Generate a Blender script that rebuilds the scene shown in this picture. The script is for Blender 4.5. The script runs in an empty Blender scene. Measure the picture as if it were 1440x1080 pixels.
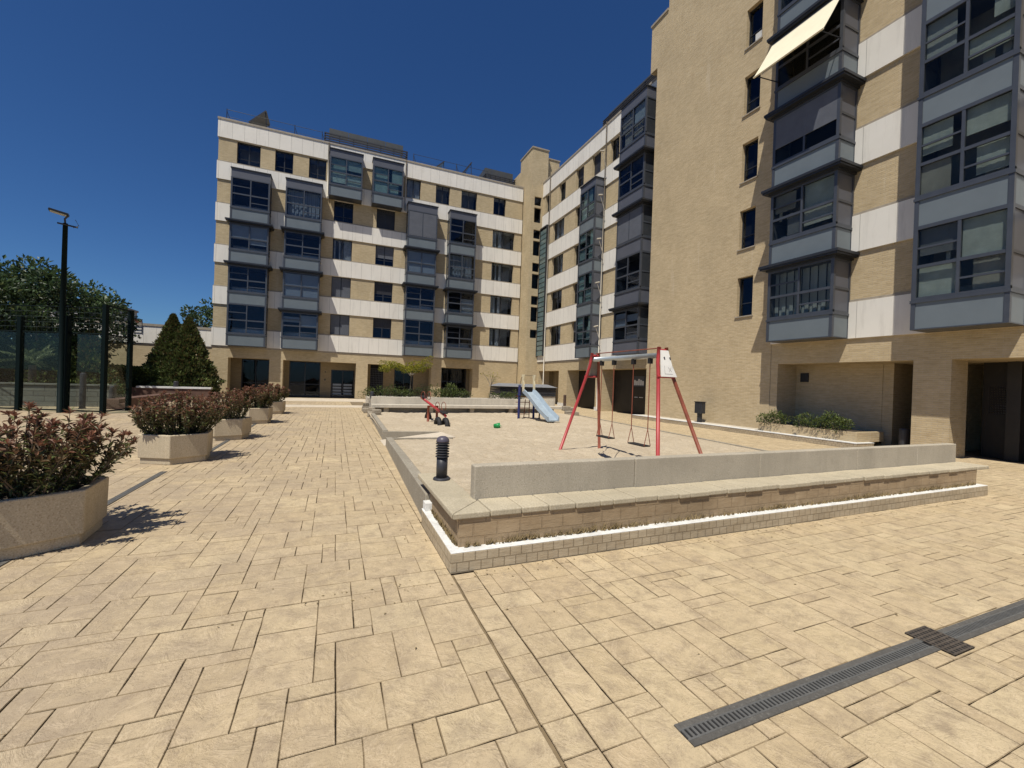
import bpy, math, random
from mathutils import Vector, Matrix, noise
R = math.radians
random.seed(7)
scene = bpy.context.scene
COL = scene.collection

# ------------------------------------------------------------------ materials
def new_mat(name):
    m = bpy.data.materials.new(name); m.use_nodes = True
    nt = m.node_tree
    for n in list(nt.nodes): nt.nodes.remove(n)
    return m, nt

class G:
    """tiny node helper"""
    def __init__(s, nt): s.nt = nt
    def n(s, t, **kw):
        nd = s.nt.nodes.new(t)
        for k, v in kw.items():
            if k.startswith('i_'):
                key = k[2:].replace('_', ' ')
                s.put(nd.inputs[key], v)
            else: setattr(nd, k, v)
        return nd
    def put(s, sock, v):
        if isinstance(v, bpy.types.NodeSocket): s.nt.links.new(v, sock)
        elif isinstance(v, (tuple, list)) and len(v) == 3 and sock.type == 'RGBA': sock.default_value = (*v, 1)
        else: sock.default_value = v
    def link(s, a, b): s.nt.links.new(a, b)
    def math(s, op, a, b=0.0, clamp=False):
        nd = s.n('ShaderNodeMath', operation=op, use_clamp=clamp); s.put(nd.inputs[0], a); s.put(nd.inputs[1], b); return nd.outputs[0]
    def mix(s, f, a, b, blend='MIX'):
        nd = s.n('ShaderNodeMix', data_type='RGBA', blend_type=blend)
        s.put(nd.inputs[0], f); s.put(nd.inputs[6], a); s.put(nd.inputs[7], b); return nd.outputs[2]
    def ramp(s, f, lo, hi):
        nd = s.n('ShaderNodeMapRange'); s.put(nd.inputs[0], f); nd.inputs[1].default_value = lo; nd.inputs[2].default_value = hi; return nd.outputs[0]
    def noise(s, vec, scale, detail=4, rough=.6, dist=0):
        nd = s.n('ShaderNodeTexNoise'); s.put(nd.inputs['Vector'], vec)
        nd.inputs['Scale'].default_value = scale; nd.inputs['Detail'].default_value = detail
        nd.inputs['Roughness'].default_value = rough; nd.inputs['Distortion'].default_value = dist
        return nd.outputs[0]
    def obj(s): return s.n('ShaderNodeTexCoord').outputs['Object']
    def out(s, col, rough=.7, bump=None, bstr=.3, bdist=.01, spec=.4, metal=0.0, **kw):
        p = s.n('ShaderNodeBsdfPrincipled'); s.put(p.inputs['Base Color'], col); s.put(p.inputs['Roughness'], rough)
        p.inputs['Specular IOR Level'].default_value = spec; s.put(p.inputs['Metallic'], metal)
        if bump is not None:
            b = s.n('ShaderNodeBump'); b.inputs['Strength'].default_value = bstr; b.inputs['Distance'].default_value = bdist
            s.put(b.inputs['Height'], bump); s.link(b.outputs[0], p.inputs['Normal'])
        o = s.n('ShaderNodeOutputMaterial'); s.link(p.outputs[0], o.inputs[0]); return p

def simple(name, c, rough=.6, var=.15, ns=6.0, bstr=.1, spec=.4, metal=0.0, fine=60.0, fvar=0.0):
    m, nt = new_mat(name); g = G(nt); v = g.obj()
    n1 = g.noise(v, ns, 5)
    f = g.ramp(n1, .3, .7)
    col = g.mix(f, tuple(x*(1-var) for x in c), tuple(min(1, x*(1+var)) for x in c))
    n2 = g.noise(v, fine, 3)
    if fvar: col = g.mix(g.math('MULTIPLY', g.ramp(n2, .45, .7), fvar), col, tuple(x*.35 for x in c))
    g.out(col, rough, n2, bstr, .004, spec, metal)
    return m

def wall_uv(g):
    o = g.n('ShaderNodeSeparateXYZ'); g.link(g.obj(), o.inputs[0])
    u = g.math('ADD', o.outputs[0], o.outputs[1])
    c = g.n('ShaderNodeCombineXYZ'); g.link(u, c.inputs[0]); g.link(o.outputs[2], c.inputs[1])
    return c.outputs[0], o

def brick_mat(name, c1, c2, mortar, bw=.25, bh=.062, ms=.008, stain=.2, bstr=.5):
    m, nt = new_mat(name); g = G(nt); uv, o = wall_uv(g)
    b = g.n('ShaderNodeTexBrick'); g.link(uv, b.inputs['Vector'])
    g.put(b.inputs['Color1'], c1); g.put(b.inputs['Color2'], c2); g.put(b.inputs['Mortar'], mortar)
    b.inputs['Scale'].default_value = 1; b.inputs['Brick Width'].default_value = bw; b.inputs['Row Height'].default_value = bh
    b.inputs['Mortar Size'].default_value = ms; b.inputs['Mortar Smooth'].default_value = .3; b.inputs['Bias'].default_value = -.1
    v = g.obj()
    n1 = g.noise(v, .55, 5, .65)
    mp = g.n('ShaderNodeMapping'); g.link(uv, mp.inputs[0]); mp.inputs['Scale'].default_value = (2.2, 7.5, 1)
    n2 = g.noise(mp.outputs[0], 1.6, 5, .7)
    col = g.mix(g.ramp(n1, .35, .7), b.outputs[0], g.mix(1.0, b.outputs[0], (1-stain,)*3, 'MULTIPLY'))
    col = g.mix(g.ramp(n2, .38, .68), col, g.mix(1.0, col, (.84, .81, .77), 'MULTIPLY'))
    mp2 = g.n('ShaderNodeMapping'); g.link(uv, mp2.inputs[0]); mp2.inputs['Scale'].default_value = (1.9, .16, 1)
    n3 = g.noise(mp2.outputs[0], 1.2, 6, .7)
    col = g.mix(g.math('MULTIPLY', g.ramp(n3, .60, .80), .45), col, (.70, .62, .49))
    col = g.mix(g.math('MULTIPLY', g.ramp(n3, .40, .22), .35), col, (.30, .235, .15))
    h = g.math('SUBTRACT', g.math('MULTIPLY', n2, .8), b.outputs['Fac'])
    g.out(col, .85, h, bstr, .012, .2)
    return m

def cladding_mat(name, c, w=.74):
    m, nt = new_mat(name); g = G(nt); uv, o = wall_uv(g)
    b = g.n('ShaderNodeTexBrick', offset=0.0); g.link(uv, b.inputs['Vector'])
    g.put(b.inputs['Color1'], c); g.put(b.inputs['Color2'], tuple(x*.93 for x in c)); g.put(b.inputs['Mortar'], (.30, .28, .25))
    b.inputs['Scale'].default_value = 1; b.inputs['Brick Width'].default_value = w; b.inputs['Row Height'].default_value = 200
    b.inputs['Mortar Size'].default_value = .007
    mp = g.n('ShaderNodeMapping'); g.link(uv, mp.inputs[0]); mp.inputs['Scale'].default_value = (3.0, .35, 1)
    n1 = g.noise(mp.outputs[0], 1.3, 6, .7); n2 = g.noise(g.obj(), .9, 5)
    col = g.mix(g.math('MULTIPLY', g.ramp(n1, .52, .8), .55), b.outputs[0], (.46, .43, .38))
    col = g.mix(g.math('MULTIPLY', g.ramp(n2, .45, .75), .25), col, (.58, .53, .46))
    g.out(col, .6, n2, .06, .01, .3)
    return m

def glass_mat(name, tint, refl=.1, rough=.015, const=False, gcol=(.32, .35, .42), ior=1.4, bs=.05):
    m, nt = new_mat(name); g = G(nt)
    t = g.n('ShaderNodeBsdfTransparent'); g.put(t.inputs[0], tint)
    gl = g.n('ShaderNodeBsdfGlossy'); gl.inputs['Roughness'].default_value = rough; g.put(gl.inputs[0], gcol)
    nz = g.noise(g.obj(), .8, 2)
    bp = g.n('ShaderNodeBump'); bp.inputs['Strength'].default_value = bs; bp.inputs['Distance'].default_value = .1; g.link(nz, bp.inputs['Height']); g.link(bp.outputs[0], gl.inputs['Normal'])
    lw = g.n('ShaderNodeLayerWeight'); lw.inputs[0].default_value = .5
    f = g.math('ADD', g.math('MULTIPLY', g.math('POWER', lw.outputs['Facing'], 4.0), .6), refl+.03, True)
    mx = g.n('ShaderNodeMixShader'); (g.link(f, mx.inputs[0]) if not const else None); mx.inputs[0].default_value = .05; g.link(t.outputs[0], mx.inputs[1]); g.link(gl.outputs[0], mx.inputs[2])
    o = g.n('ShaderNodeOutputMaterial'); g.link(mx.outputs[0], o.inputs[0]); return m

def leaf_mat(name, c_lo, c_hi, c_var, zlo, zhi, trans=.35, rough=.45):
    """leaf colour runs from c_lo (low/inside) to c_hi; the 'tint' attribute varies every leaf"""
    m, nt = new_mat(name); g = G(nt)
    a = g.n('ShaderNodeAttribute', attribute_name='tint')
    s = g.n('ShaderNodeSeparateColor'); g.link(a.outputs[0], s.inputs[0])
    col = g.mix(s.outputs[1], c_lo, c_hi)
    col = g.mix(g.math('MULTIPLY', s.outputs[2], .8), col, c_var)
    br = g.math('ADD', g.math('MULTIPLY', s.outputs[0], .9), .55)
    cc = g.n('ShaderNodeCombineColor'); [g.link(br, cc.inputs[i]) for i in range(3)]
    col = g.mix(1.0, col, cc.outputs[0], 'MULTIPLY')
    p = g.n('ShaderNodeBsdfPrincipled'); g.link(col, p.inputs['Base Color']); p.inputs['Roughness'].default_value = rough; p.inputs['Specular IOR Level'].default_value = .35
    t = g.n('ShaderNodeBsdfTranslucent'); g.link(col, t.inputs[0])
    mx = g.n('ShaderNodeMixShader'); mx.inputs[0].default_value = trans; g.link(p.outputs[0], mx.inputs[1]); g.link(t.outputs[0], mx.inputs[2])
    o = g.n('ShaderNodeOutputMaterial'); g.link(mx.outputs[0], o.inputs[0]); return m

def paver_mat():
    m, nt = new_mat('stamped_concrete'); g = G(nt); v = g.obj()
    a = g.n('ShaderNodeAttribute', attribute_name='tint')
    s = g.n('ShaderNodeSeparateColor'); g.link(a.outputs[0], s.inputs[0])
    n1 = g.noise(v, .45, 6, .65); n2 = g.noise(v, 5.5, 8, .74, .15); n3 = g.noise(v, 38, 5, .7)
    col = g.mix(s.outputs[0], (.475, .365, .215), (.57, .455, .28))
    col = g.mix(g.math('MULTIPLY', s.outputs[1], .5), col, (.49, .375, .24))
    col = g.mix(g.math('MULTIPLY', g.ramp(n1, .42, .7), .5), col, (.44, .345, .205))
    col = g.mix(g.math('MULTIPLY', g.ramp(n2, .48, .66), .8), col, (.31, .235, .155))
    col = g.mix(g.math('MULTIPLY', g.ramp(n2, .47, .30), .5), col, (.64, .49, .31))
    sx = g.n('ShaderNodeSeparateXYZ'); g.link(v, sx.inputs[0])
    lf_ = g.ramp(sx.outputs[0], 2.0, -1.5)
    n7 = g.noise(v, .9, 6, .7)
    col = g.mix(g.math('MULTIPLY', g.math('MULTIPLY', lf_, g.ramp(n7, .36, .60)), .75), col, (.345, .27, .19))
    n5 = g.noise(v, 1.7, 6, .8, 1.5)
    col = g.mix(g.math('MULTIPLY', g.ramp(n5, .55, .74), .5), col, (.30, .235, .165))
    col = g.mix(g.math('MULTIPLY', g.ramp(n3, .58, .78), .4), col, (.27, .20, .125))
    col = g.mix(g.math('MULTIPLY', s.outputs[2], .9), col, (.24, .175, .10))
    n4 = g.noise(v, 4.6, 6, .68, .7)
    rg = g.math('ABSOLUTE', g.math('SUBTRACT', n4, .5))
    rg2 = g.math('ABSOLUTE', g.math('SUBTRACT', g.noise(v, 7.5, 5, .6, .4), .47))
    col = g.mix(g.math('MULTIPLY', g.ramp(rg, .016, .002), .26), col, (.70, .56, .38))
    col = g.mix(g.math('MULTIPLY', g.ramp(rg2, .012, .002), .30), col, (.24, .17, .105))
    n6 = g.noise(v, 120, 2, .5)
    col = g.mix(g.math('MULTIPLY', g.ramp(n6, .60, .72), .45), col, (.22, .16, .10))
    h = g.math('ADD', g.math('MULTIPLY', g.ramp(n4, .42, .58), .5), g.math('MULTIPLY', n2, .7))
    h = g.math('ADD', h, g.math('MULTIPLY', n3, .12))
    g.out(col, .75, h, .55, .022, .25)
    return m

def sand_mat():
    m, nt = new_mat('sand'); g = G(nt); v = g.obj()
    n1 = g.noise(v, .8, 6, .65); n2 = g.noise(v, 9, 6, .75); n3 = g.noise(v, 95, 3, .7)
    col = g.mix(g.ramp(n1, .35, .68), (.53, .445, .325), (.45, .37, .265))
    col = g.mix(g.math('MULTIPLY', g.ramp(n2, .5, .68), .7), col, (.38, .30, .195))
    n4 = g.noise(v, 30, 4, .7)
    col = g.mix(g.math('MULTIPLY', g.ramp(n4, .58, .66), .6), col, (.22, .16, .10))
    col = g.mix(g.math('MULTIPLY', g.ramp(n3, .5, .75), .6), col, (.27, .20, .13))
    col = g.mix(g.math('MULTIPLY', g.ramp(n3, .45, .25), .5), col, (.66, .55, .40))
    h = g.math('ADD', n2, g.math('MULTIPLY', n3, .35))
    g.out(col, .95, h, .8, .03, .1)
    return m

def exposed_mat(name, base, dark, light, sc=90, streak=.45):
    """concrete with exposed aggregate"""
    m, nt = new_mat(name); g = G(nt); v = g.obj()
    n1 = g.noise(v, 1.6, 5); n2 = g.noise(v, sc, 2, .5); n3 = g.noise(v, 7, 6, .7)
    col = g.mix(g.ramp(n1, .35, .7), base, tuple(x*.84 for x in base))
    col = g.mix(g.math('MULTIPLY', g.ramp(n2, .55, .68), .75), col, dark)
    col = g.mix(g.math('MULTIPLY', g.ramp(n2, .42, .32), .6), col, light)
    col = g.mix(g.math('MULTIPLY', g.ramp(n3, .55, .75), .4), col, tuple(x*.6 for x in base))
    mp = g.n('ShaderNodeMapping'); g.link(v, mp.inputs[0]); mp.inputs['Scale'].default_value = (3.2, 3.2, .45)
    n4 = g.noise(mp.outputs[0], 1.5, 6, .72); n5 = g.noise(v, .7, 4, .6)
    col = g.mix(g.math('MULTIPLY', g.ramp(n4, .50, .72), streak), col, tuple(x*.52 for x in base))
    col = g.mix(g.math('MULTIPLY', g.ramp(n4, .42, .28), streak*.6), col, light)
    col = g.mix(g.math('MULTIPLY', g.ramp(n5, .45, .65), .35), col, tuple(x*.72 for x in base))
    g.out(col, .8, n2, .35, .006, .25)
    return m

MAT = {
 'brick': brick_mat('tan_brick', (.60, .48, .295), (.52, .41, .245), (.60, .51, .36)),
 'brick_shade': brick_mat('inner_brick_painted_shade', (.36, .28, .165), (.30, .23, .13), (.36, .29, .19)),  # tan brick darkened so its colour carries the arcade shade
 'brick_big': brick_mat('tan_brick_gable', (.61, .485, .30), (.53, .415, .25), (.60, .495, .345), ms=.009, stain=.15, bstr=.8),
 'brick_old': brick_mat('worn_brown_brick', (.44, .325, .20), (.42, .31, .19), (.395, .29, .178), .24, .13, .008, .4, .8),
 'clad': cladding_mat('white_cladding', (.82, .775, .695)),
 'clad_big': cladding_mat('white_cladding_large', (.82, .78, .705), 1.02),
 'trim': simple('taupe_trim', (.33, .285, .225), .7),
 'tile': brick_mat('plinth_tile', (.54, .45, .315), (.49, .40, .275), (.36, .285, .19), .115, .088, .005, .35, .9),
 'white': simple('white_paint', (.70, .69, .66), .7, .14, 5, .1, .3, 0, 25, .25),
 'metal': simple('grey_blue_metal', (.066, .073, .088), .4, .1, 3, .02, .5, .2),
 'metal_d': simple('dark_grey_metal', (.028, .031, .038), .45, .1, 3, .02, .5, .2),
 'panel': simple('pale_grey_panel', (.145, .170, .185), .4, .07, 1.2, .02, .5),
 'panel_d': simple('mid_grey_panel', (.095, .10, .12), .42, .07, 1.2, .02, .5),
 'frame': simple('black_window_frame', (.028, .030, .036), .4, .1, 4, .02),
 'glass': glass_mat('window_glass', (.80, .84, .88), .02),
 'glass_g': glass_mat('pale_window_glass', (.78, .86, .86), .06, gcol=(.42, .46, .48)),
 'glass_d': glass_mat('grey_window_glass', (.86, .88, .86), .03, gcol=(.20, .205, .21), ior=1.4),
 'glass_c': glass_mat('court_glass', (.90, .935, .915), .0, const=True, gcol=(.5, .5, .5), ior=1.25, bs=0),
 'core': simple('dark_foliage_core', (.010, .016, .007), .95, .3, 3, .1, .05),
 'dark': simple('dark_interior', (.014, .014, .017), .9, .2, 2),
 'panel_s': simple('dark_side_pane', (.040, .044, .050), .15, .15, 2, .02, .5),
 'olive_cloth': simple('olive_curtain', (.28, .265, .215), .9, .2, 4), 'teal_cloth': simple('teal_grey_curtain', (.34, .385, .385), .8, .2, 2),
 'room': simple('dim_room_wall', (.22, .22, .21), .9, .3, 1),
 'blind': simple('grey_roller_blind', (.30, .33, .35), .7, .06, 2),
 'blind_w': simple('pale_curtain', (.50, .50, .48), .8, .25, 5),
 'shutter': simple('grey_slatted_shutter', (.12, .128, .15), .5, .1, 2),
 'shutter_d': simple('dark_shutter', (.035, .035, .042), .5, .1, 2),
 'greenpanel': simple('green_grey_glass_slat', (.13, .185, .185), .25, .25, 1.5, .02, .6),
 'awning': simple('cream_awning_cloth', (.80, .72, .52), .8, .04, 3, .05),
 'door': simple('dark_gate_steel', (.028, .023, .018), .5, .2, 2),
 'pipe': simple('cream_downpipe', (.52, .47, .39), .5, .08, 3),
 'concrete': exposed_mat('bench_concrete', (.45, .395, .305), (.28, .24, .18), (.58, .52, .42), 70, .3),
 'concrete_l': exposed_mat('light_concrete', (.60, .54, .44), (.40, .35, .28), (.70, .65, .56), 60),
 'kerb': exposed_mat('kerb_concrete', (.33, .29, .225), (.26, .23, .18), (.52, .48, .41), 50),
 'planter': exposed_mat('planter_concrete', (.57, .475, .33), (.35, .265, .17), (.70, .61, .46), 75),
 'cap': exposed_mat('cap_stone', (.50, .43, .305), (.33, .28, .195), (.60, .53, .40), 60),
 'soil': simple('dark_soil', (.045, .033, .024), .95, .4, 12, .6),
 'paver': paver_mat(), 'sand': sand_mat(),
 'joint': simple('paving_joint', (.21, .155, .09), .9, .3, 5),
 'drain_c': exposed_mat('drain_concrete', (.115, .107, .095), (.08, .075, .066), (.18, .17, .15), 60),
 'galv': simple('galvanised_steel', (.15, .148, .14), .5, .15, 20, .05, .4, .3),
 'iron': simple('dark_cast_iron', (.12, .098, .078), .6, .3, 30, .1, .4, .4),
 'beam': simple('swing_beam_steel', (.50, .54, .54), .35, .08, 5, .02, .5, .5),
 'red': simple('red_paint', (.40, .045, .045), .38, .15, 4, .03),
 'rust': simple('faded_red_paint', (.24, .065, .035), .5, .25, 6, .05),
 'ivory': simple('ivory_panel', (.80, .77, .70), .5, .06, 5),
 'black': simple('black_rubber', (.017, .016, .016), .7, .2, 10, .1),
 'ink': simple('dark_ink', (.05, .05, .06), .6),
 'navy': simple('navy_paint', (.028, .032, .12), .4, .1, 4),
 'slide': simple('pale_blue_plastic', (.33, .395, .445), .35, .12, 4, .02, .5),
 'cream': simple('cream_plastic', (.72, .63, .42), .4, .08, 4),
 'green_toy': simple('bright_green_plastic', (.015, .27, .07), .35, .1, 8),
 'bollard': simple('charcoal_bollard', (.040, .040, .046), .45, .1, 6, .04),
 'bollard_top': simple('purple_grey_dome', (.090, .078, .100), .4, .1, 6),
 'brownpost': simple('brown_post', (.085, .055, .042), .5, .1, 6),
 'court': simple('dark_green_steel', (.004, .009, .009), .6, .1, 5, .02, .06),
 'wire': simple('fence_wire', (.02, .035, .032), .5),
 'led': simple('lamp_face', (.60, .58, .50), .3),
 'stone': exposed_mat('rubble_stone', (.34, .29, .22), (.19, .16, .12), (.50, .45, .36), 20),
 'stonewall': brick_mat('grey_stone_wall', (.20, .205, .18), (.155, .155, .135), (.10, .10, .09), .7, .22, .012, .3, .8),
 'redwall': simple('reddish_wall', (.12, .068, .050), .85, .2, 4, .3),
 'slate': simple('slate_panel', (.030, .032, .040), .5, .15, 3),
 'slate_top': simple('pale_slate_roof', (.20, .205, .22), .5, .12, 3),
 'roofscreen': simple('roof_screen_panel', (.075, .077, .076), .5, .1, 2),
 'solar': simple('solar_collector', (.05, .045, .038), .3, .2, 6, .02, .6),
 'farwall': simple('far_grey_render', (.42, .41, .40), .8, .1, 1),
 'farbrick': simple('far_red_brick', (.30, .11, .07), .85, .1, 3),
 'bark': simple('bark', (.11, .085, .062), .9, .3, 15, .5),
 'bark_l': simple('pale_bark', (.22, .18, .135), .85, .25, 15, .4),
 'paper': simple('notice_paper', (.62, .61, .58), .7, .1, 20),
 'pale_concrete': exposed_mat('pale_paving_concrete', (.62, .53, .41), (.46, .38, .29), (.72, .64, .52), 40),
 'dryweed': simple('dry_weed', (.27, .20, .10), .9, .4, 30),
 'photinia': leaf_mat('photinia_leaf', (.070, .085, .034), (.245, .112, .070), (.16, .20, .07), 0, 1, .3),
 'treeleaf': leaf_mat('broadleaf', (.018, .036, .013), (.070, .112, .042), (.11, .135, .05), 0, 1, .3),
 'yellowleaf': leaf_mat('yellow_green_leaf', (.15, .17, .022), (.34, .32, .035), (.42, .32, .05), 0, 1, .45),
 'cypressleaf': leaf_mat('cypress_leaf', (.034, .050, .016), (.135, .165, .048), (.13, .085, .035), 0, 1, .2),
 'shrubleaf': leaf_mat('shrub_leaf', (.032, .055, .015), (.12, .155, .04), (.18, .19, .055), 0, 1, .35),
 'palmleaf': leaf_mat('palm_leaf', (.060, .085, .04), (.16, .19, .09), (.20, .20, .10), 0, 1, .3),
}

# ------------------------------------------------------------------ object helpers
def props(o, label=None, cat=None, group=None, kind=None):
    if label: o['label'] = label
    if cat: o['category'] = cat
    if group: o['group'] = group
    if kind: o['kind'] = kind
    return o

def thing(name, label, cat, loc=(0, 0, 0), rz=0.0, group=None):
    o = bpy.data.objects.new(name, None); COL.objects.link(o)
    o.empty_display_size = .2
    o.location = loc; o.rotation_euler = (0, 0, rz)
    return props(o, label, cat, group)

def wloc(o):
    v = Vector((0, 0, 0))
    while o is not None: v += Vector(o.location); o = o.parent
    return v

class MB:
    def __init__(s): s.v = []; s.f = []; s.c = []; s.has_c = False
    def face(s, pts, tint=None):
        i = len(s.v); s.v.extend([tuple(p) for p in pts]); s.f.append(tuple(range(i, i+len(pts))))
        s.c.append(tint or (.5, .5, .5))
        if tint: s.has_c = True
        return s
    def box(s, x0, x1, y0, y1, z0, z1):
        if x0 > x1: x0, x1 = x1, x0
        if y0 > y1: y0, y1 = y1, y0
        i = len(s.v)
        s.v += [(x0, y0, z0), (x1, y0, z0), (x1, y1, z0), (x0, y1, z0), (x0, y0, z1), (x1, y0, z1), (x1, y1, z1), (x0, y1, z1)]
        for q in ((0, 3, 2, 1), (4, 5, 6, 7), (0, 1, 5, 4), (1, 2, 6, 5), (2, 3, 7, 6), (3, 0, 4, 7)):
            s.f.append(tuple(i+k for k in q)); s.c.append((.5, .5, .5))
        return s
    def obox(s, c, ax, ay, az):
        """box from its centre and three half-axis vectors"""
        c, ax, ay, az = map(Vector, (c, ax, ay, az)); i = len(s.v)
        for sz in (-1, 1):
            for sx, sy in ((-1, -1), (1, -1), (1, 1), (-1, 1)): s.v.append(tuple(c+ax*sx+ay*sy+az*sz))
        for q in ((0, 3, 2, 1), (4, 5, 6, 7), (0, 1, 5, 4), (1, 2, 6, 5), (2, 3, 7, 6), (3, 0, 4, 7)):
            s.f.append(tuple(i+k for k in q)); s.c.append((.5, .5, .5))
        return s
    def prism(s, poly, z0, z1, top=None):
        """extrude an XY polygon; top: optional polygon for the upper ring"""
        n = len(poly); i = len(s.v); tp = top or poly
        s.v += [(p[0], p[1], z0) for p in poly] + [(p[0], p[1], z1) for p in tp]
        s.f.append(tuple(i+n-1-k for k in range(n))); s.f.append(tuple(i+n+k for k in range(n)))
        for k in range(n): s.f.append((i+k, i+(k+1) % n, i+n+(k+1) % n, i+n+k))
        s.c += [(.5, .5, .5)]*(n+2); return s
    def tube(s, pts, r, n=8, cap=True):
        pts = [Vector(p) for p in pts]; k = len(pts)
        rs = r if isinstance(r, (list, tuple)) else [r]*k
        i = len(s.v); ref = None
        for j, p in enumerate(pts):
            d = (pts[min(j+1, k-1)]-pts[max(j-1, 0)]).normalized()
            if ref is None:
                ref = Vector((0, 0, 1)) if abs(d.z) < .9 else Vector((1, 0, 0))
            a = d.cross(ref).normalized(); b = d.cross(a).normalized(); ref = -b if False else ref
            for q in range(n):
                t = 2*math.pi*q/n; s.v.append(tuple(p+a*(math.cos(t)*rs[j])+b*(math.sin(t)*rs[j])))
        for j in range(k-1):
            for q in range(n):
                s.f.append((i+j*n+q, i+j*n+(q+1) % n, i+(j+1)*n+(q+1) % n, i+(j+1)*n+q)); s.c.append((.5, .5, .5))
        if cap:
            s.f.append(tuple(i+q for q in range(n))); s.f.append(tuple(i+(k-1)*n+n-1-q for q in range(n))); s.c += [(.5, .5, .5)]*2
        return s
    def lathe(s, prof, c=(0, 0, 0), n=24):
        """prof: list of (r, z)"""
        i = len(s.v); m = len(prof)
        for r, z in prof:
            for q in range(n):
                t = 2*math.pi*q/n; s.v.append((c[0]+r*math.cos(t), c[1]+r*math.sin(t), c[2]+z))
        for j in range(m-1):
            for q in range(n):
                s.f.append((i+j*n+q, i+j*n+(q+1) % n, i+(j+1)*n+(q+1) % n, i+(j+1)*n+q)); s.c.append((.5, .5, .5))
        s.f.append(tuple(i+n-1-q for q in range(n))); s.f.append(tuple(i+(m-1)*n+q for q in range(n))); s.c += [(.5, .5, .5)]*2
        return s
    def torus(s, c, ax, R0, r, n=20, m=6, arc=1.0):
        c = Vector(c); ax = Vector(ax).normalized()
        a = ax.cross(Vector((0, 0, 1)) if abs(ax.z) < .9 else Vector((1, 0, 0))).normalized(); b = ax.cross(a)
        pts = [c+a*math.cos(2*math.pi*arc*k/n)*R0+b*math.sin(2*math.pi*arc*k/n)*R0 for k in range(n+1)]
        return s.tube(pts, r, m, arc < 1)
    def build(s, name, mat, parent=None, world=True, smooth=False, bevel=0.0, seg=2, kind=None):
        off = wloc(parent) if (parent is not None and world) else Vector((0, 0, 0))
        me = bpy.data.meshes.new(name)
        me.from_pydata([(v[0]-off.x, v[1]-off.y, v[2]-off.z) for v in s.v], [], s.f)
        if s.has_c:
            at = me.color_attributes.new('tint', 'FLOAT_COLOR', 'CORNER'); flat = []
            for f, c in zip(s.f, s.c): flat += [c[0], c[1], c[2], 1.0]*len(f)
            at.data.foreach_set('color', flat)
        me.materials.append(MAT[mat] if isinstance(mat, str) else mat)
        if smooth: me.polygons.foreach_set('use_smooth', [True]*len(me.polygons))
        me.update()
        o = bpy.data.objects.new(name, me); COL.objects.link(o)
        if parent is not None: o.parent = parent
        if bevel:
            b = o.modifiers.new('bevel', 'BEVEL'); b.width = bevel; b.segments = seg; b.limit_method = 'ANGLE'; b.angle_limit = R(40)
        if kind: o['kind'] = kind
        return o

def copy_tree(o, parent=None):
    c = o.copy(); COL.objects.link(c)
    if parent is not None: c.parent = parent
    for ch in list(o.children): copy_tree(ch, c)
    return c

def place(o, loc, rz=0.0, sc=1.0):
    o.location = loc; o.rotation_euler = (0, 0, rz); o.scale = (sc, sc, sc)

# ------------------------------------------------------------------ camera, sky, sun
yaw, pitch, roll = .39715, -.003448, .035267
cy, sy, cp, sp = math.cos(yaw), math.sin(yaw), math.cos(pitch), math.sin(pitch)
Fv = Vector((sy*cp, cy*cp, sp)); r0 = Vector((cy, -sy, 0)); u0 = r0.cross(Fv)
r2 = r0*math.cos(roll)+u0*math.sin(roll); u2 = -r0*math.sin(roll)+u0*math.cos(roll)
cam_d = bpy.data.cameras.new('camera'); cam = bpy.data.objects.new('camera', cam_d); COL.objects.link(cam)
M4 = Matrix((( r2.x, u2.x, -Fv.x, 0), (r2.y, u2.y, -Fv.y, 0), (r2.z, u2.z, -Fv.z, 1.72), (0, 0, 0, 1)))
cam.matrix_world = M4
cam_d.sensor_width = 36; cam_d.lens = 593.72/1440*36; cam_d.clip_start = .05; cam_d.clip_end = 2000
scene.camera = cam

SUN = Vector((-.38, -.35, 1.0)).normalized()
sd = bpy.data.lights.new('sun', 'SUN'); sd.energy = 5.0; sd.angle = R(.5); sd.color = (1.0, .955, .855)
so = bpy.data.objects.new('sun', sd); COL.objects.link(so)
so.rotation_euler = SUN.to_track_quat('Z', 'Y').to_euler(); so.location = (-10, -10, 40)
w = bpy.data.worlds.new('World'); scene.world = w; w.use_nodes = True
wn = w.node_tree; bg = wn.nodes['Background']
sky = wn.nodes.new('ShaderNodeTexSky'); sky.sky_type = 'NISHITA'; sky.sun_disc = False
sky.sun_elevation = math.asin(SUN.z); sky.sun_rotation = math.atan2(SUN.x, SUN.y)
sky.altitude = 700; sky.air_density = 1.0; sky.dust_density = .25; sky.ozone_density = 2.5
hs = wn.nodes.new('ShaderNodeHueSaturation'); hs.inputs['Saturation'].default_value = 1.12; hs.inputs['Value'].default_value = .90
wn.links.new(sky.outputs[0], hs.inputs['Color']); tn = wn.nodes.new('ShaderNodeMix'); tn.data_type = 'RGBA'; tn.blend_type = 'MULTIPLY'; tn.inputs[0].default_value = 1; tn.inputs[7].default_value = (.57, .86, 1.22, 1)
wn.links.new(hs.outputs[0], tn.inputs[6]); wn.links.new(tn.outputs[2], bg.inputs[0]); bg.inputs[1].default_value = .066
scene.view_settings.view_transform = 'Standard'; scene.view_settings.look = 'None'; scene.view_settings.exposure = 0
scene.render.engine = 'CYCLES'
scene.cycles.max_bounces = 8; scene.cycles.diffuse_bounces = 2; scene.cycles.transparent_max_bounces = 12; scene.cycles.use_denoising = True

# ------------------------------------------------------------------ ground and paving
g = MB(); g.face([(-400, -60, -.02), (400, -60, -.02), (400, 600, -.02), (-400, 600, -.02)])
g.build('ground', 'joint', kind='structure')

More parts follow.
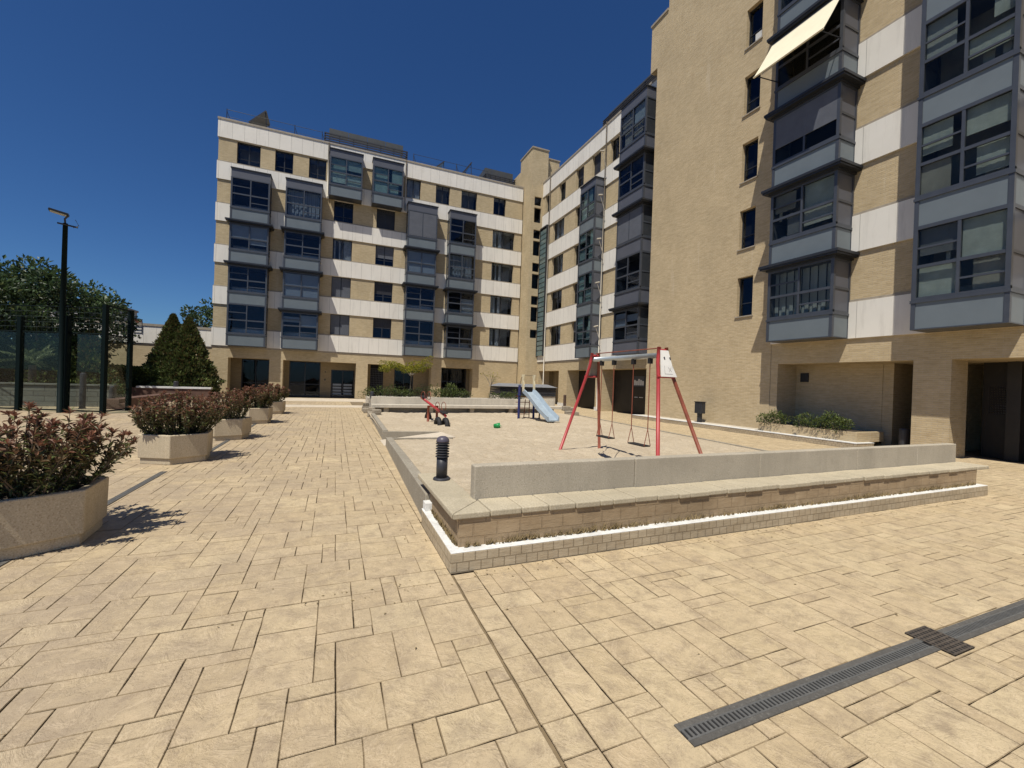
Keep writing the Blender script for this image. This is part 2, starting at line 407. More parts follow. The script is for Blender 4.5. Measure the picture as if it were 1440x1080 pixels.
def ashlar(x0, y0, nx, ny, cell, sizes, blocked, mb, zt=0.0, rnd=random):
    """random ashlar: big slabs dropped at random, the gaps then filled with the largest pieces that fit"""
    own = [[0]*ny for _ in range(nx)]; out = []
    def fits(i, j, a, b):
        if i+a > nx or j+b > ny: return False
        return not any(own[i+p][j+q] for p in range(a) for q in range(b))
    def put(i, j, a, b):
        for p in range(a):
            for q in range(b): own[i+p][j+q] = 1
        out.append((i, j, a, b))
    for k in range(int(nx*ny*.55)):
        a, b = rnd.choice(sizes); i, j = rnd.randrange(nx), rnd.randrange(ny)
        if rnd.random() < .75: i -= i % 2; j -= j % 2
        if fits(i, j, a, b): put(i, j, a, b)
    fill = sorted(set(sizes+[(2, 1), (1, 2), (1, 1), (3, 1), (1, 3)]), key=lambda t: -t[0]*t[1])
    for j in range(ny):
        for i in range(nx):
            if own[i][j]: continue
            for (a, b) in fill:
                if fits(i, j, a, b): put(i, j, a, b); break
    for (i, j, a, b) in out:
        X0, X1, Y0, Y1 = x0+i*cell, x0+(i+a)*cell, y0+j*cell, y0+(j+b)*cell
        if blocked((X0+X1)/2, (Y0+Y1)/2): continue
        paver(mb, X0, X1, Y0, Y1, zt, rnd)

def paver(mb, X0, X1, Y0, Y1, zt, rnd):
    near = (Y0 < 9 and -6 < X0 < 9)
    gap = rnd.uniform(.0003, .002); bv = .0038
    t = (rnd.random(), rnd.random(), 0)
    def jit(): return rnd.uniform(-.005, .005)
    dz = rnd.uniform(-.0015, .0015)
    if near:
        def edge(a, b, k):
            return [(a[0]+(b[0]-a[0])*q/k+(jit()*.5 if q else 0), a[1]+(b[1]-a[1])*q/k+(jit()*.5 if q else 0)) for q in range(k)]
        c = [(X0+gap+jit()*.4, Y0+gap+jit()*.4), (X1-gap+jit()*.4, Y0+gap+jit()*.4), (X1-gap+jit()*.4, Y1-gap+jit()*.4), (X0+gap+jit()*.4, Y1-gap+jit()*.4)]
        outer = []
        for q in range(4):
            a, b = c[q], c[(q+1) % 4]; L = math.hypot(b[0]-a[0], b[1]-a[1]); outer += edge(a, b, max(2, int(L/.09)))
    else:
        gp = gap+.002
        outer = [(X0+gp, Y0+gp), (X1-gp, Y0+gp), (X1-gp, Y1-gp), (X0+gp, Y1-gp)]
    mx, my = (X0+X1)/2, (Y0+Y1)/2
    inner = []
    for (x, y) in outer:
        dx, dy = x-mx, y-my
        inner.append((mx+dx*(1-bv/max(.05, (X1-X0)/2)), my+dy*(1-bv/max(.05, (Y1-Y0)/2))))
    n = len(outer)
    mb.face([(x, y, zt+dz) for x, y in inner], t)
    for k in range(n):
        a, b = outer[k], outer[(k+1) % n]; c_, d_ = inner[(k+1) % n], inner[k]
        mb.face([(a[0], a[1], zt-.0032), (b[0], b[1], zt-.0032), (c_[0], c_[1], zt+dz), (d_[0], d_[1], zt+dz)], (t[0], t[1], 1.0))

def blocked_left(x, y):
    if x > 1.0: return True
    if -2.72 < x < -2.58 and 3.5 < y < 24: return False
    return False
def blocked_right(x, y):
    if 1.1 < x < 10.8 and 3.75 < y < 21: return True
    if 1.45 < x < 11.3 and 21 <= y < 26: return True
    return x > 17.5 and y > 12
SZ = [(3, 2), (2, 3), (2, 2), (3, 3), (4, 2), (2, 4), (4, 3), (3, 4), (3, 2), (2, 3)]
pm = MB(); rp = random.Random(11)
C0 = .118
ashlar(1.0-C0*132, -1.9, 132, 320, C0, SZ, lambda x, y: False, pm, 0.0, rp)
ashlar(1.002, 5.1, 5, 180, C0, SZ, lambda x, y: False, pm, 0.0, rp)
y = -1.9
while y < 3.6:                                            # narrow border course running out from the bench corner
    h = rp.choice((.22, .26, .31)); paver(pm, 1.014, 1.21, y, min(y+h, 3.62), 0.0, rp); y += h
ashlar(1.215, -1.9, 44, 47, C0, SZ, lambda x, y: False, pm, 0.0, rp)
ashlar(1.215+44*C0, -1.9, 94, 320, C0, SZ, lambda x, y: (x < 11.6 and y > 3.9 and y < 20.5 and x < 11.6), pm, 0.0, rp)
ashlar(1.8, 20.9, 40, 123, C0, SZ, lambda x, y: x > 1.4 and x < 11.5 and y < 25.6, pm, 0.0, rp)
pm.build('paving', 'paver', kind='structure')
pc = MB(); pc.box(-3.4, 1.75, 25.3, 27.2, -.02, .006); pc.box(-4.0, 2.2, 31.2, 35.2, -.02, .006); pc.build('concrete_strip', 'pale_concrete', kind='structure')

# sand
sm = MB(); nx, ny = 190, 270; X0, X1, Y0, Y1 = 1.16, 12.75, 4.22, 20.75
rs = random.Random(3)
prints = [(rs.uniform(1.6, 11), rs.uniform(5, 20), rs.uniform(.10, .22)) for _ in range(950)]
grid = {}
for k, (a, b, r_) in enumerate(prints): grid.setdefault((int(a), int(b)), []).append((a, b, r_))
def sand_z(x, y):
    t = max(0, min(1, (7.2-y)/2.4)); z = .175+.15*t*t*(3-2*t)*max(0, min(1, (6-x)/3.5))
    z += .03*noise.noise(Vector((x*.5, y*.5, 3)))+.022*noise.noise(Vector((x*1.7, y*1.7, 7)))+.013*noise.noise(Vector((x*4.3, y*4.3, 1)))
    for i in (-1, 0, 1):
        for j in (-1, 0, 1):
            for (a, b, r_) in grid.get((int(x)+i, int(y)+j), ()):
                d = math.hypot(x-a, y-b)/r_
                if d < 1.6: z += -.030*math.exp(-d*d*3)+.014*math.exp(-(d-1)**2*9)
    for (hx, hy) in ((5.5, 7.72), (5.5, 6.62)): z -= .075*math.exp(-(((x-hx)/.55)**2+((y-hy)/.35)**2))
    if y > 19.6: z -= (y-19.6)*.12
    e = (x-(11.0+(y-4)*.1))                                 # fades into the flush right-hand kerb
    if e > -1.5: z = z*max(.03, min(1, -e/1.5)) if e < 0 else .0
    return z
for j in range(ny+1):
    for i in range(nx+1):
        x, y = X0+(X1-X0)*i/nx, Y0+(Y1-Y0)*j/ny
        xl = 1.16+max(0, (y-5))*.016
        x = xl+(x-X0)*(X1-xl)/(X1-X0)
        sm.v.append((x, y, sand_z(x, y)))
for j in range(ny):
    for i in range(nx):
        a = j*(nx+1)+i
        xm = (sm.v[a][0]+sm.v[a+1][0])/2; ym = (sm.v[a][1]+sm.v[a+nx+1][1])/2
        if xm > 11.05+(ym-4)*.1: continue
        if xm < 2.9 and 11.05 < ym < 12.2: continue
        sm.f.append((a, a+1, a+nx+2, a+nx+1)); sm.c.append((.5, .5, .5))
sm.build('sand_pit', 'sand', smooth=True, kind='structure')

# kerbs around the sand
def strip(mb, p0, p1, wd, z0, z1a, z1b=None):
    """kerb piece from p0 to p1 (xy), width wd towards +normal"""
    z1b = z1a if z1b is None else z1b
    d = Vector((p1[0]-p0[0], p1[1]-p0[1])).normalized(); n = Vector((d.y, -d.x))*wd
    a, b = Vector(p0), Vector(p1)
    P = [(a.x, a.y), (b.x, b.y), (b.x+n.x, b.y+n.y), (a.x+n.x, a.y+n.y)]
    i = len(mb.v); zs = (z1a, z1b, z1b, z1a)
    mb.v += [(p[0], p[1], z0) for p in P]+[(p[0], p[1], z) for p, z in zip(P, zs)]
    for q in ((0, 1, 2, 3), (7, 6, 5, 4), (1, 0, 4, 5), (2, 1, 5, 6), (3, 2, 6, 7), (0, 3, 7, 4)): mb.f.append(tuple(i+k for k in q)); mb.c.append((.5,)*3)
kb = MB(); L = [(1.045, 5.06), (1.10, 6.9), (1.15, 8.4), (1.19, 9.8), (1.235, 11.07)]
for k in range(4): strip(kb, L[k], (L[k+1][0], L[k+1][1]-.008), .15, -.02, .345-.03*k, .345-.03*(k+1)); 
kb.build('left_kerb', 'kerb', kind='structure', bevel=.012)
kb = MB(); L2 = [(1.27, 12.2), (1.32, 14.2), (1.37, 16.2), (1.41, 18.1)]
for k in range(3): strip(kb, L2[k], (L2[k+1][0], L2[k+1][1]-.008), .14, -.02, .27, .27)
kb.build('left_kerb', 'kerb', kind='structure', bevel=.012)
kb = MB(); strip(kb, (2.95, 11.02), (1.23, 11.02), -.07, -.02, .205, .215); kb.build('ramp_kerb', 'kerb', kind='structure', bevel=.008)
kb = MB(); strip(kb, (1.26, 12.16), (2.85, 12.16), -.07, -.02, .24, .21); kb.build('ramp_kerb', 'kerb', kind='structure', bevel=.008)
rm = MB(); rm.v = [(1.2, 11.1, -.02), (3.05, 11.1, -.02), (2.9, 12.15, -.02), (1.2, 12.15, -.02), (1.2, 11.1, .006), (3.05, 11.1, .205), (2.9, 12.15, .205), (1.2, 12.15, .006)]
rm.f = [(0, 3, 2, 1), (4, 5, 6, 7), (0, 1, 5, 4), (1, 2, 6, 5), (2, 3, 7, 6), (3, 0, 4, 7)]; rm.c = [(.5,)*3]*6
rm.build('sand_ramp', 'pale_concrete', kind='structure')
kb = MB(); strip(kb, (12.62, 20.6), (11.0, 4.4), -.10, -.02, .035, .035); kb.build('right_kerb', 'kerb', kind='structure', bevel=.008)

# ------------------------------------------------------------------ facade builder
ZB = [3.62+2.92*k for k in range(6)]
class Facade:
    """u along the wall, d outwards from it"""
    def __init__(s, kind, c): s.kind = kind; s.c = c
    def P(s, u, d, z): return (u, s.c-d, z) if s.kind == 'A' else (s.c-d, u, z)
    def box(s, mb, u0, u1, d0, d1, z0, z1):
        a = s.P(u0, d0, z0); b = s.P(u1, d1, z1)
        mb.box(min(a[0], b[0]), max(a[0], b[0]), min(a[1], b[1]), max(a[1], b[1]), min(z0, z1), max(z0, z1))

def wall_zone(F, mb, u0, u1, z0, z1, holes, depth=.30):
    holes = sorted(holes); u = u0
    if z0 > 1: F.box(mb, u0+.01, u1-.01, -depth+.01, -.01, z0+.002, z0+.075)
    for a, b in holes:
        if a > u+1e-4: F.box(mb, u, a, -depth, 0, z0, z1)
        u = b
    if u1 > u+1e-4: F.box(mb, u, u1, -depth, 0, z0, z1)

def plain_window(F, root, u0, u1, z0, z1, style, rnd):
    """recessed aluminium window: frame part with panes, blind and sill"""
    dd = -.20
    fr = MB(); t = .055
    F.box(fr, u0, u1, dd-.05, dd, z0, z0+t); F.box(fr, u0, u1, dd-.05, dd, z1-t, z1)
    F.box(fr, u0, u0+t, dd-.05, dd, z0+t, z1-t); F.box(fr, u1-t, u1, dd-.05, dd, z0+t, z1-t)
    um = (u0+u1)/2
    F.box(fr, um-.035, um+.035, dd-.05, dd+.012, z0+t, z1-t)
    zr = z0+.28*(z1-z0)
    if style in ('rail', 'blindrail'): F.box(fr, u0+t, um-.035, dd-.045, dd-.004, zr-.02, zr+.02); F.box(fr, um+.035, u1-t, dd-.045, dd-.004, zr-.02, zr+.02)
    wn_ = fr.build('window', 'frame', root)
    p = MB(); F.box(p, u0+t, u1-t, dd-.032, dd-.026, z0+t, z1-t); p.build('pane', 'glass', wn_)
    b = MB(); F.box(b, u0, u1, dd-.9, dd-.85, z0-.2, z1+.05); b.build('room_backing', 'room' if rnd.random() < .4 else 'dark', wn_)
    frac = {'half': .5, 'full': .96, 'third': .3, 'blindrail': .62, 'curtain': 0, 'rail': .25, 'open': 0}.get(style, 0)
    if frac:
        b = MB(); zz = z1-frac*(z1-z0)
        n = max(2, int((z1-zz)/.06))
        for k in range(n): F.box(b, u0+t*.6, u1-t*.6, dd-.015+(.012 if style == 'full' or style == 'half' or style == 'blindrail' else -.09), dd-.006+(.012 if style in ('full', 'half', 'blindrail') else -.08), zz+(z1-t-zz)*k/n, zz+(z1-t-zz)*(k+.86)/n)
        b.build('roller_shutter', 'shutter_d' if rnd.random() < .75 else 'shutter', wn_)
    if style in ('curtain', 'open'):
        b = MB(); a = u0+t+.05; e = um-.1 if style == 'open' else u1-t
        k = 0
        while a < e:
            F.box(b, a, a+.10, dd-.16-.03*(k % 2), dd-.14-.03*(k % 2), z0, z1); a += .11 if rnd.random() < .8 else .35; k += 1
        b.build('curtain', 'blind_w', wn_)
    s_ = MB(); F.box(s_, u0-.03, u1+.03, -.2, .035, z0-.05, z0-.002); s_.build('sill', 'trim', wn_)

def bay_floor(F, root, u0, u1, p, z0, z1, ledge, style, rnd, panel='panel', fr_m='metal', gl='glass', header=0.0, sides=True, slim=False):
    """one storey of a glazed bay: frame part + panel, panes, blind, ledge sub-parts"""
    t = .10; H = z1-z0
    zp = z0+.76; zs = zp+.13; zt = z1-(.34 if ledge else .07)-header
    fr = MB()
    for a, b in ((u0, u0+t), (u1-t, u1)):
        F.box(fr, a, b, p-t, p, z0+.03, zt)                              # corner posts
        F.box(fr, a, b, 0, t*.7, z0+.03, zt)                             # wall posts
    F.box(fr, u0-.02, u1+.02, .0, p+.02, zp, zs-.05)                     # sill slab ring
    F.box(fr, u0, u1, p-.09, p-.004, zs-.05, zs+.03)
    F.box(fr, u0, u1, 0, p, zt, zt+.07)                                  # head ring (closes the top)
    F.box(fr, u0, u1, 0, p, z0, z0+.03)                                  # floor slab
    um = (u0+u1)/2; m = .035; zm = zs+.46*(zt-zs)
    for (a, b) in ((u0+t, um-m), (um+m, u1-t)):
        F.box(fr, a, b, p-.075, p-.012, zm-.045, zm+.045)
    F.box(fr, um-m, um+m, p-.08, p-.006, zs+.03, zt)
    if style not in ('shutter', 'blind', 'blind_hi', 'half_shutter'):
        near0 = F.kind == 'A'
        l0, l1 = (u0+t, um-m) if near0 else (um+m, u1-t)
        r0_, r1_ = (um+m, u1-t) if near0 else (u0+t, um-m)
        zq = zm+.5*(zt-zm); F.box(fr, l0, l1, p-.065, p-.02, zq-.026, zq+.026)
        zq = zs+.45*(zm-zs); F.box(fr, r0_, r1_, p-.065, p-.02, zq-.026, zq+.026)
    for a in ((u0, u0+.05), (u1-.05, u1)):
        F.box(fr, a[0]+.004, a[1]-.004, t*.7, p-t, zm-.04, zm+.04)
        F.box(fr, a[0]+.004, a[1]-.004, t*.7, p-t, zs-.05, zs+.02)
    bw = fr.build('bay_window', fr_m, root)
    q = MB(); F.box(q, u0+t, u1-t, p-.06, p-.02, z0+.03, zp); F.box(q, u0+.015, u0+.05, t*.7, p-t, z0+.03, zp); F.box(q, u1-.05, u1-.015, t*.7, p-t, z0+.03, zp)
    q.build('panel', panel, bw)
    q = MB(); F.box(q, u0+t, u1-t, p-.048, p-.042, zs+.03, zt); q.build('pane', gl, bw)
    for e in (u0+.024, u1-.036):
        q = MB(); F.box(q, e, e+.012, t*.7, p-t, zs+.02, zt); q.build('side_pane', 'panel_s' if gl == 'glass' else 'panel_d', bw)
    q = MB(); F.box(q, u0+.1, u1-.1, .012, .03, z0+.05, zt-.01); q.build('inner_wall', 'room' if style in ('light', 'clutter', 'varied', 'pale') else 'dark', bw)
    if style in ('blind', 'blind_hi', 'blind_half', 'light', 'blind_r'):
        q = MB()
        if style == 'blind': F.box(q, u0+t, u1-t, p-.11, p-.095, zs+.05, zt-.02)
        if style == 'blind_hi': F.box(q, u0+t, um-m, p-.11, p-.095, zs+.42*(zt-zs), zt); F.box(q, um+m, u1-t, p-.11, p-.095, zs+.25*(zt-zs), zt)
        if style == 'blind_half': F.box(q, u0+t, um-m, p-.11, p-.095, zs+.62*(zt-zs), zs+.85*(zt-zs)); F.box(q, um+m, u1-t, p-.11, p-.095, zs+.45*(zt-zs), zt-.1)
        if style == 'blind_r': F.box(q, um+m, u1-t, p-.11, p-.095, zs+.03, zs+.72*(zt-zs))
        if style == 'light':
            a0, a1 = (um+m, u1-t) if F.kind == 'A' else (u0+t, um-m)
            F.box(q, a0, a1, p-.11, p-.095, zm+.05, zt-.02); F.box(q, u0+t, u0+t+.42, p-.30, p-.285, zs+.03, zm)
        q.build('blind', 'blind_w' if style == 'light' else 'blind', bw)
    if style in ('varied', 'pale'):
        a0, a1, b0, b1 = u0+t, um-m, um+m, u1-t
        for (x0, x1, y0, y1) in ((a0, a1, zs, zm), (b0, b1, zs, zm), (a0, a1, zm, zt), (b0, b1, zm, zt)):
            r1 = rnd.random()
            if r1 < (.18 if style == 'varied' else .06): continue
            mt = rnd.choice(('room', 'olive_cloth', 'teal_cloth', 'blind', 'room', 'shutter', 'teal_cloth'))
            if style == 'pale': mt = rnd.choice(('teal_cloth', 'teal_cloth', 'blind_w', 'blind'))
            q = MB(); dd_ = rnd.uniform(.08, .16); f0 = 0 if rnd.random() < .6 else rnd.uniform(.1, .5)
            w_ = (x1-x0)*rnd.choice((1, 1, .75, .5)); xs_ = x0 if rnd.random() < .5 else x1-w_
            n_ = 7
            for k in range(n_):
                F.box(q, xs_+w_*k/n_, xs_+w_*(k+1)/n_, p-dd_-.02-.003*(k % 2), p-dd_-.003*(k % 2), y0+f0*(y1-y0), y1)
            q.build('curtain', mt, bw)
            if rnd.random() < .55:
                q = MB()
                for k in range(rnd.randint(2, 5)):
                    xx = rnd.uniform(x0, x1-.15); q.obox((0, 0, 0), (0, 0, 0), (0, 0, 0), (0, 0, 0)) if False else F.box(q, xx, xx+rnd.uniform(.06, .22), p-.30, p-.24-rnd.uniform(0, .05), y0, y0+rnd.uniform(.1, .5))
                q.build('clutter', rnd.choice(('blind_w', 'teal_cloth', 'blind')), bw)
    if style == 'shutter':
        q = MB(); n = 26
        for k in range(n):
            zz = zs+.05+(zt-.02-zs-.05)*k/n; F.box(q, u0+t, um-m, p-.035, p-.01, zz, zz+.85*(zt-zs)/n); F.box(q, um+m, u1-t, p-.035, p-.01, zz, zz+.85*(zt-zs)/n)
        q.build('slatted_shutter', 'shutter', bw)
    if style == 'half_shutter':
        q = MB(); n = 22; zl = zs+.34*(zt-zs)
        for k in range(n): zz = zl+(zt-.01-zl)*k/n; F.box(q, u0+t, u1-t, p-.030, p-.002, zz, zz+.86*(zt-zl)/n)
        q.build('slatted_shutter', 'shutter', bw)
    if style in ('curtain', 'clutter'):
        q = MB(); a = u0+t+.04; k = 0
        while a < u1-t-.12:
            top = zt if style == 'curtain' else zs+rnd.uniform(.25, .9)*(zm-zs)
            if style == 'curtain' or rnd.random() < .55: F.box(q, a, a+.13, p-.32-.05*(k % 2), p-.30-.05*(k % 2), zs, top)
            a += .14 if style == 'curtain' else rnd.uniform(.14, .3); k += 1
        q.build('curtain', 'blind_w' if style == 'clutter' else 'blind', bw)
    if ledge:
        q = MB(); F.box(q, u0-.06, u1+.06, -.02, p+.06, zt+.07, z1-.10)
        F.box(q, u0-.20, u1+.20, -.02, p+.22, z1-.20, z1-.135); F.box(q, u0-.235, u1+.235, -.02, p+.255, z1-.135, z1-.045)
        q.build('ledge', 'metal_d', bw)
    if header:
        q = MB(); F.box(q, u0+.01, u1-.01, 0, p-.015, zt+.07, z1-.06); q.build('fascia', 'panel_d', bw)
        q = MB(); F.box(q, u0-.04, u1+.04, -.02, p+.05, z1-.06, z1); q.build('cap_flashing', 'metal_d', bw)

def bay(F, root, u0, u1, p, spec, rnd, ztop_header=.65, **kw):
    """spec: bottom-up list of (z0, style, ledge above)"""
    n = len(spec)
    for k, (z0, style, ledge) in enumerate(spec):
        last = k == n-1
        z1 = z0+2.92+(ztop_header if last else 0)
        bay_floor(F, root, u0, u1, p, z0, z1, ledge and not last, style, rnd, header=ztop_header if last else 0.0, **kw)

rb = random.Random(21)
# ------------------------------------------------------------------ block A (faces the camera across the court)
FA = Facade('A', 35.5); XL, XR = -8.03, 15.32
A = thing('apartment_building', 'long six-storey apartment block with white bands facing the court, behind the seesaw', 'apartment building', (XL, 35.5, 0))
wl = MB(); holesG = [(-7.05, -4.48), (-3.60, 1.50), (2.38, 7.45), (8.33, 11.10)]
wall_zone(FA, wl, XL, XR, 0, 2.80, holesG, .9)
FA.box(wl, XL, XR, -.9, 0, 2.80, 3.62)
wins = {4: [(-6.92, -5.47), (-4.54, -3.36), (-2.30, -1.11), (4.92, 6.07), (7.34, 8.54), (9.56, 10.97), (12.51, 13.69)]}
for k in range(4): wins[k] = [(-.48, .91), (2.67, 4.09), (12.53, 14.62)]
for k in range(5): wall_zone(FA, wl, XL, XR, ZB[k]+1.23, ZB[k+1], wins[k])
FA.box(wl, XL, XL+.3, -10, -.3, 0, 18.2)
wl.build('wall', 'brick', A)
bk = MB()
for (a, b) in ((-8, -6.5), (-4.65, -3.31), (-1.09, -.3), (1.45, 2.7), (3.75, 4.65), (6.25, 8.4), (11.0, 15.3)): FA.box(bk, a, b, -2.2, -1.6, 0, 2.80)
FA.box(bk, XL, XR, -2.2, -.9, 2.80, 3.2); bk.build('inner_wall', 'brick_shade', A)
cl = MB()
for k in range(6): FA.box(cl, XL-.05, XR, -10, .07, ZB[k], ZB[k]+1.23)
cl.build('cladding', 'clad', A)
tr = MB()
for k in range(5): FA.box(tr, XL-.04, XR, -.3, .045, ZB[k]+1.23, ZB[k]+1.31)
FA.box(tr, XL-.08, XR, -10, .11, ZB[5]+1.23, ZB[5]+1.36); FA.box(tr, XL-.05, XR, -.3, .03, 3.50, 3.617)
tr.build('trim', 'trim', A)
ps = MB()
for (x, z0, z1) in ((-.97, 15.4, 19.5), (4.83, 15.4, 19.5)): ps = MB(); ps.tube([(x, 35.38, z0), (x, 35.38, z1)], .05, 8); ps.build('downpipe', 'pipe', A, smooth=True)
sty4 = ['rail', 'rail', 'rail', 'curtain', 'plain', 'plain', 'plain']
for (a, b), s in zip(wins[4], sty4): plain_window(FA, A, a, b, ZB[4]+1.31, ZB[5], s, rb)
styk = {3: ['rail', 'full', 'open'], 2: ['curtain', 'blindrail', 'open'], 1: ['full', 'blindrail', 'open'], 0: ['full', 'half', 'open']}
for k in range(4):
    for (a, b), s in zip(wins[k], styk[k]): plain_window(FA, A, a, b, ZB[k]+1.31, ZB[k+1], s, rb)
bay(FA, A, -7.05, -4.68, .87, [(ZB[0], 'plain', False), (ZB[1], 'plain', True), (ZB[2], 'blind_hi', True), (ZB[3], 'plain', False)], rb)
bay(FA, A, -3.70, -1.30, .87, [(ZB[0], 'blind_half', True), (ZB[1], 'blind', True), (ZB[2], 'plain', True), (ZB[3], 'curtain', False)], rb)
bay(FA, A, 5.00, 7.38, .87, [(ZB[0], 'plain', False), (ZB[1], 'plain', True), (ZB[2], 'blind', True), (ZB[3], 'shutter', False)], rb)
bay(FA, A, 8.43, 10.73, .87, [(ZB[0], 'plain', True), (ZB[1], 'blind_r', True), (ZB[2], 'curtain', False), (ZB[3], 'plain', False)], rb)
bay(FA, A, -.86, 1.48, .87, [(ZB[4], 'pale', False)], rb, .60, gl='glass_g')
bay(FA, A, 2.22, 4.54, .87, [(ZB[4], 'pale', False)], rb, .60, gl='glass_g')
# ground-floor doors and glazing, set back under the arcade
def glazed_door(F, root, u0, u1, d, z1, bars=1, name='door', gl='glass'):
    fr = MB(); t = .07
    F.box(fr, u0, u1, d-.06, d, z1-t, z1); F.box(fr, u0, u0+t, d-.06, d, 0, z1-t); F.box(fr, u1-t, u1, d-.06, d, 0, z1-t); F.box(fr, u0+t, u1-t, d-.06, d, .0, .12)
    for k in range(1, bars+1):
        u = u0+(u1-u0)*k/(bars+1); F.box(fr, u-.03, u+.03, d-.055, d-.004, .12, z1-t)
    F.box(fr, u0+t, u1-t, d-.05, d-.008, 1.0, 1.05)
    o = fr.build(name, 'frame', root)
    q = MB(); F.box(q, u0+t, u1-t, d-.035, d-.028, .12, z1-t); q.build('pane', gl, o)
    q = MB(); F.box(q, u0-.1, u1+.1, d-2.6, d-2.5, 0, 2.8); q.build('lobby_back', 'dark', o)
    return o
glazed_door(FA, A, -6.5, -4.65, -1.65, 2.80, 1)
glazed_door(FA, A, -3.31, -1.09, -1.65, 2.80, 1)
o = glazed_door(FA, A, -.3, 1.45, -1.65, 2.25, 1)
q = MB()
for k in range(4): FA.box(q, -.15, .48, -1.64, -1.62, .25+.24*k, .40+.24*k); FA.box(q, .66, 1.30, -1.64, -1.62, .25+.24*k, .40+.24*k)
q.build('slat_panel', 'blind', o)
q = MB(); FA.box(q, -.3, 1.45, -2.2, -1.6, 2.25, 2.8); q.build('inner_wall', 'brick_shade', A)
q = MB(); FA.box(q, -.78, -.70, -1.6, -1.57, 1.35, 1.5); FA.box(q, -.76, -.70, -1.6, -1.57, 2.0, 2.1); q.build('intercom', 'metal_d', A)
o = glazed_door(FA, A, 4.65, 6.25, -1.65, 2.80, 1)
o = glazed_door(FA, A, 8.4, 11.0, -1.65, 2.80, 2)
q = MB()
for k in range(9): FA.box(q, 2.72+.125*k, 2.74+.125*k, -1.62, -1.60, .75, 2.5)
for k in range(10): FA.box(q, 2.7, 3.75, -1.622, -1.602, .75+.19*k, .77+.19*k)
gw = q.build('grille', 'panel_d', A); q = MB(); FA.box(q, 2.7, 3.75, -1.75, -1.7, 0, 2.8); q.build('backing', 'dark', gw)
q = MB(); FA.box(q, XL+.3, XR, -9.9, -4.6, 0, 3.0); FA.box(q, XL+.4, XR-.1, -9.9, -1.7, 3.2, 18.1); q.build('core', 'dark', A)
rf = MB(); FA.box(rf, XL+.1, XR, -9.8, -.1, 19.45, 19.5); rf.build('roof', 'trim', A)

# lower wing to the left of A
FW = Facade('A', 38.0)
W = thing('apartment_building', 'single-storey flat-roofed wing with white band behind the two cypresses', 'building', (-12, 38, 0))
q = MB(); FW.box(q, -19, -8.05, -8, 0, 0, 3.62); q.build('wall', 'brick', W)
q = MB(); FW.box(q, -19.05, -8.05, -8, .07, 3.62, 4.85); q.build('cladding', 'clad', W)
q = MB(); FW.box(q, -19.1, -8.05, -8, .11, 4.85, 5.02); FW.box(q, -19, -8.05, -.2, .03, 3.5, 3.617); q.build('trim', 'trim', W)
q = MB()
for x in (-13.2, -12.75): q.tube([(x, 37.9, 4.3), (x, 37.9, 5.15)], .025, 6)
for k in range(4): q.tube([(-13.2, 37.9, 4.35+.22*k), (-12.75, 37.9, 4.35+.22*k)], .02, 6)
q.build('roof_ladder', 'metal_d', W)

# corner stair tower
T = thing('stair_tower', 'tall narrow tan brick stair tower in the corner between the two banded wings', 'stair tower', (15.4, 33.8, 0))
FT = Facade('A', 33.8)
q = MB(); th = []
tw = [(5.72, 6.45)]+[z for k in range(1, 5) for z in ((ZB[k]+.62, ZB[k]+1.92), (ZB[k]+2.12, ZB[k]+2.92-.02))]
z = 0
for (a, b) in sorted(tw)+[(22.4, 22.4)]:
    FT.box(q, 15.4, 16.95, -.3, 0, z, a)
    if b < 22: FT.box(q, 15.4, 15.72, -.3, 0, a, b); FT.box(q, 16.40, 16.95, -.3, 0, a, b)
    z = b
q.box(15.4, 15.7, 34.1, 36.4, 0, 22.4); q.box(15.7, 16.95, 36.1, 36.4, 0, 22.4); q.box(15.7, 16.95, 34.1, 36.1, 22.1, 22.4); q.box(15.5, 16.9, 36.4, 38.4, 17, 21.5)
q.box(16.95, 27, 34.25, 38, 0, 17.2); q.box(16.95, 18.3, 34.25, 38, 17.2, 22.0); q.build('wall', 'brick', T)
q = MB(); q.box(15.34, 17.0, 33.74, 36.46, 22.4, 22.52); q.box(17.0, 18.36, 34.19, 38.05, 22.0, 22.1); q.build('coping', 'trim', T)
q = MB(); q.box(15.75, 16.9, 34.9, 35.0, .2, 22); q.build('stair_void', 'dark', T)
for (a, b) in tw:
    f = MB(); FT.box(f, 15.72, 16.40, -.2, -.15, a, a+.05); FT.box(f, 15.72, 16.40, -.2, -.15, b-.05, b); FT.box(f, 15.72, 15.77, -.2, -.15, a+.05, b-.05); FT.box(f, 16.35, 16.40, -.2, -.15, a+.05, b-.05)
    o = f.build('window', 'frame', T); p = MB(); FT.box(p, 15.77, 16.35, -.18, -.17, a+.05, b-.05); p.build('pane', 'glass', o)

# ------------------------------------------------------------------ block B (right-hand receding wing)
FB = Facade('B', 16.6); U0, U1 = 18.95, 33.8
B = thing('apartment_building', 'receding white banded wing with glazed bays between the stair tower and the blank gable', 'apartment building', (16.6, 18.95, 0))
wl = MB(); wall_zone(FB, wl, U0, U1, 0, 2.82, [(19.2, 24.0), (24.7, 28.56), (29.91, 33.55)], 1.05)
FB.box(wl, U0, U1, -1.05, 0, 2.82, 3.62); wl.build('arcade_wall', 'brick', B); wl = MB()
wB = {4: [(22.92, 23.87), (24.99, 26.06), (27.17, 28.24), (29.87, 30.90), (32.51, 33.33)]}
for k in range(4): wB[k] = [(27.53, 28.18), (29.90, 31.82)]
for k in range(5): wl = MB(); wall_zone(FB, wl, U0, U1, ZB[k]+1.23, ZB[k+1], wB[k]); wl.build('wall', 'brick', B)
cl = MB()
for k in range(6): FB.box(cl, U0, U1, -10, .07, ZB[k], ZB[k]+1.23)
cl.build('cladding', 'clad', B)
tr = MB()
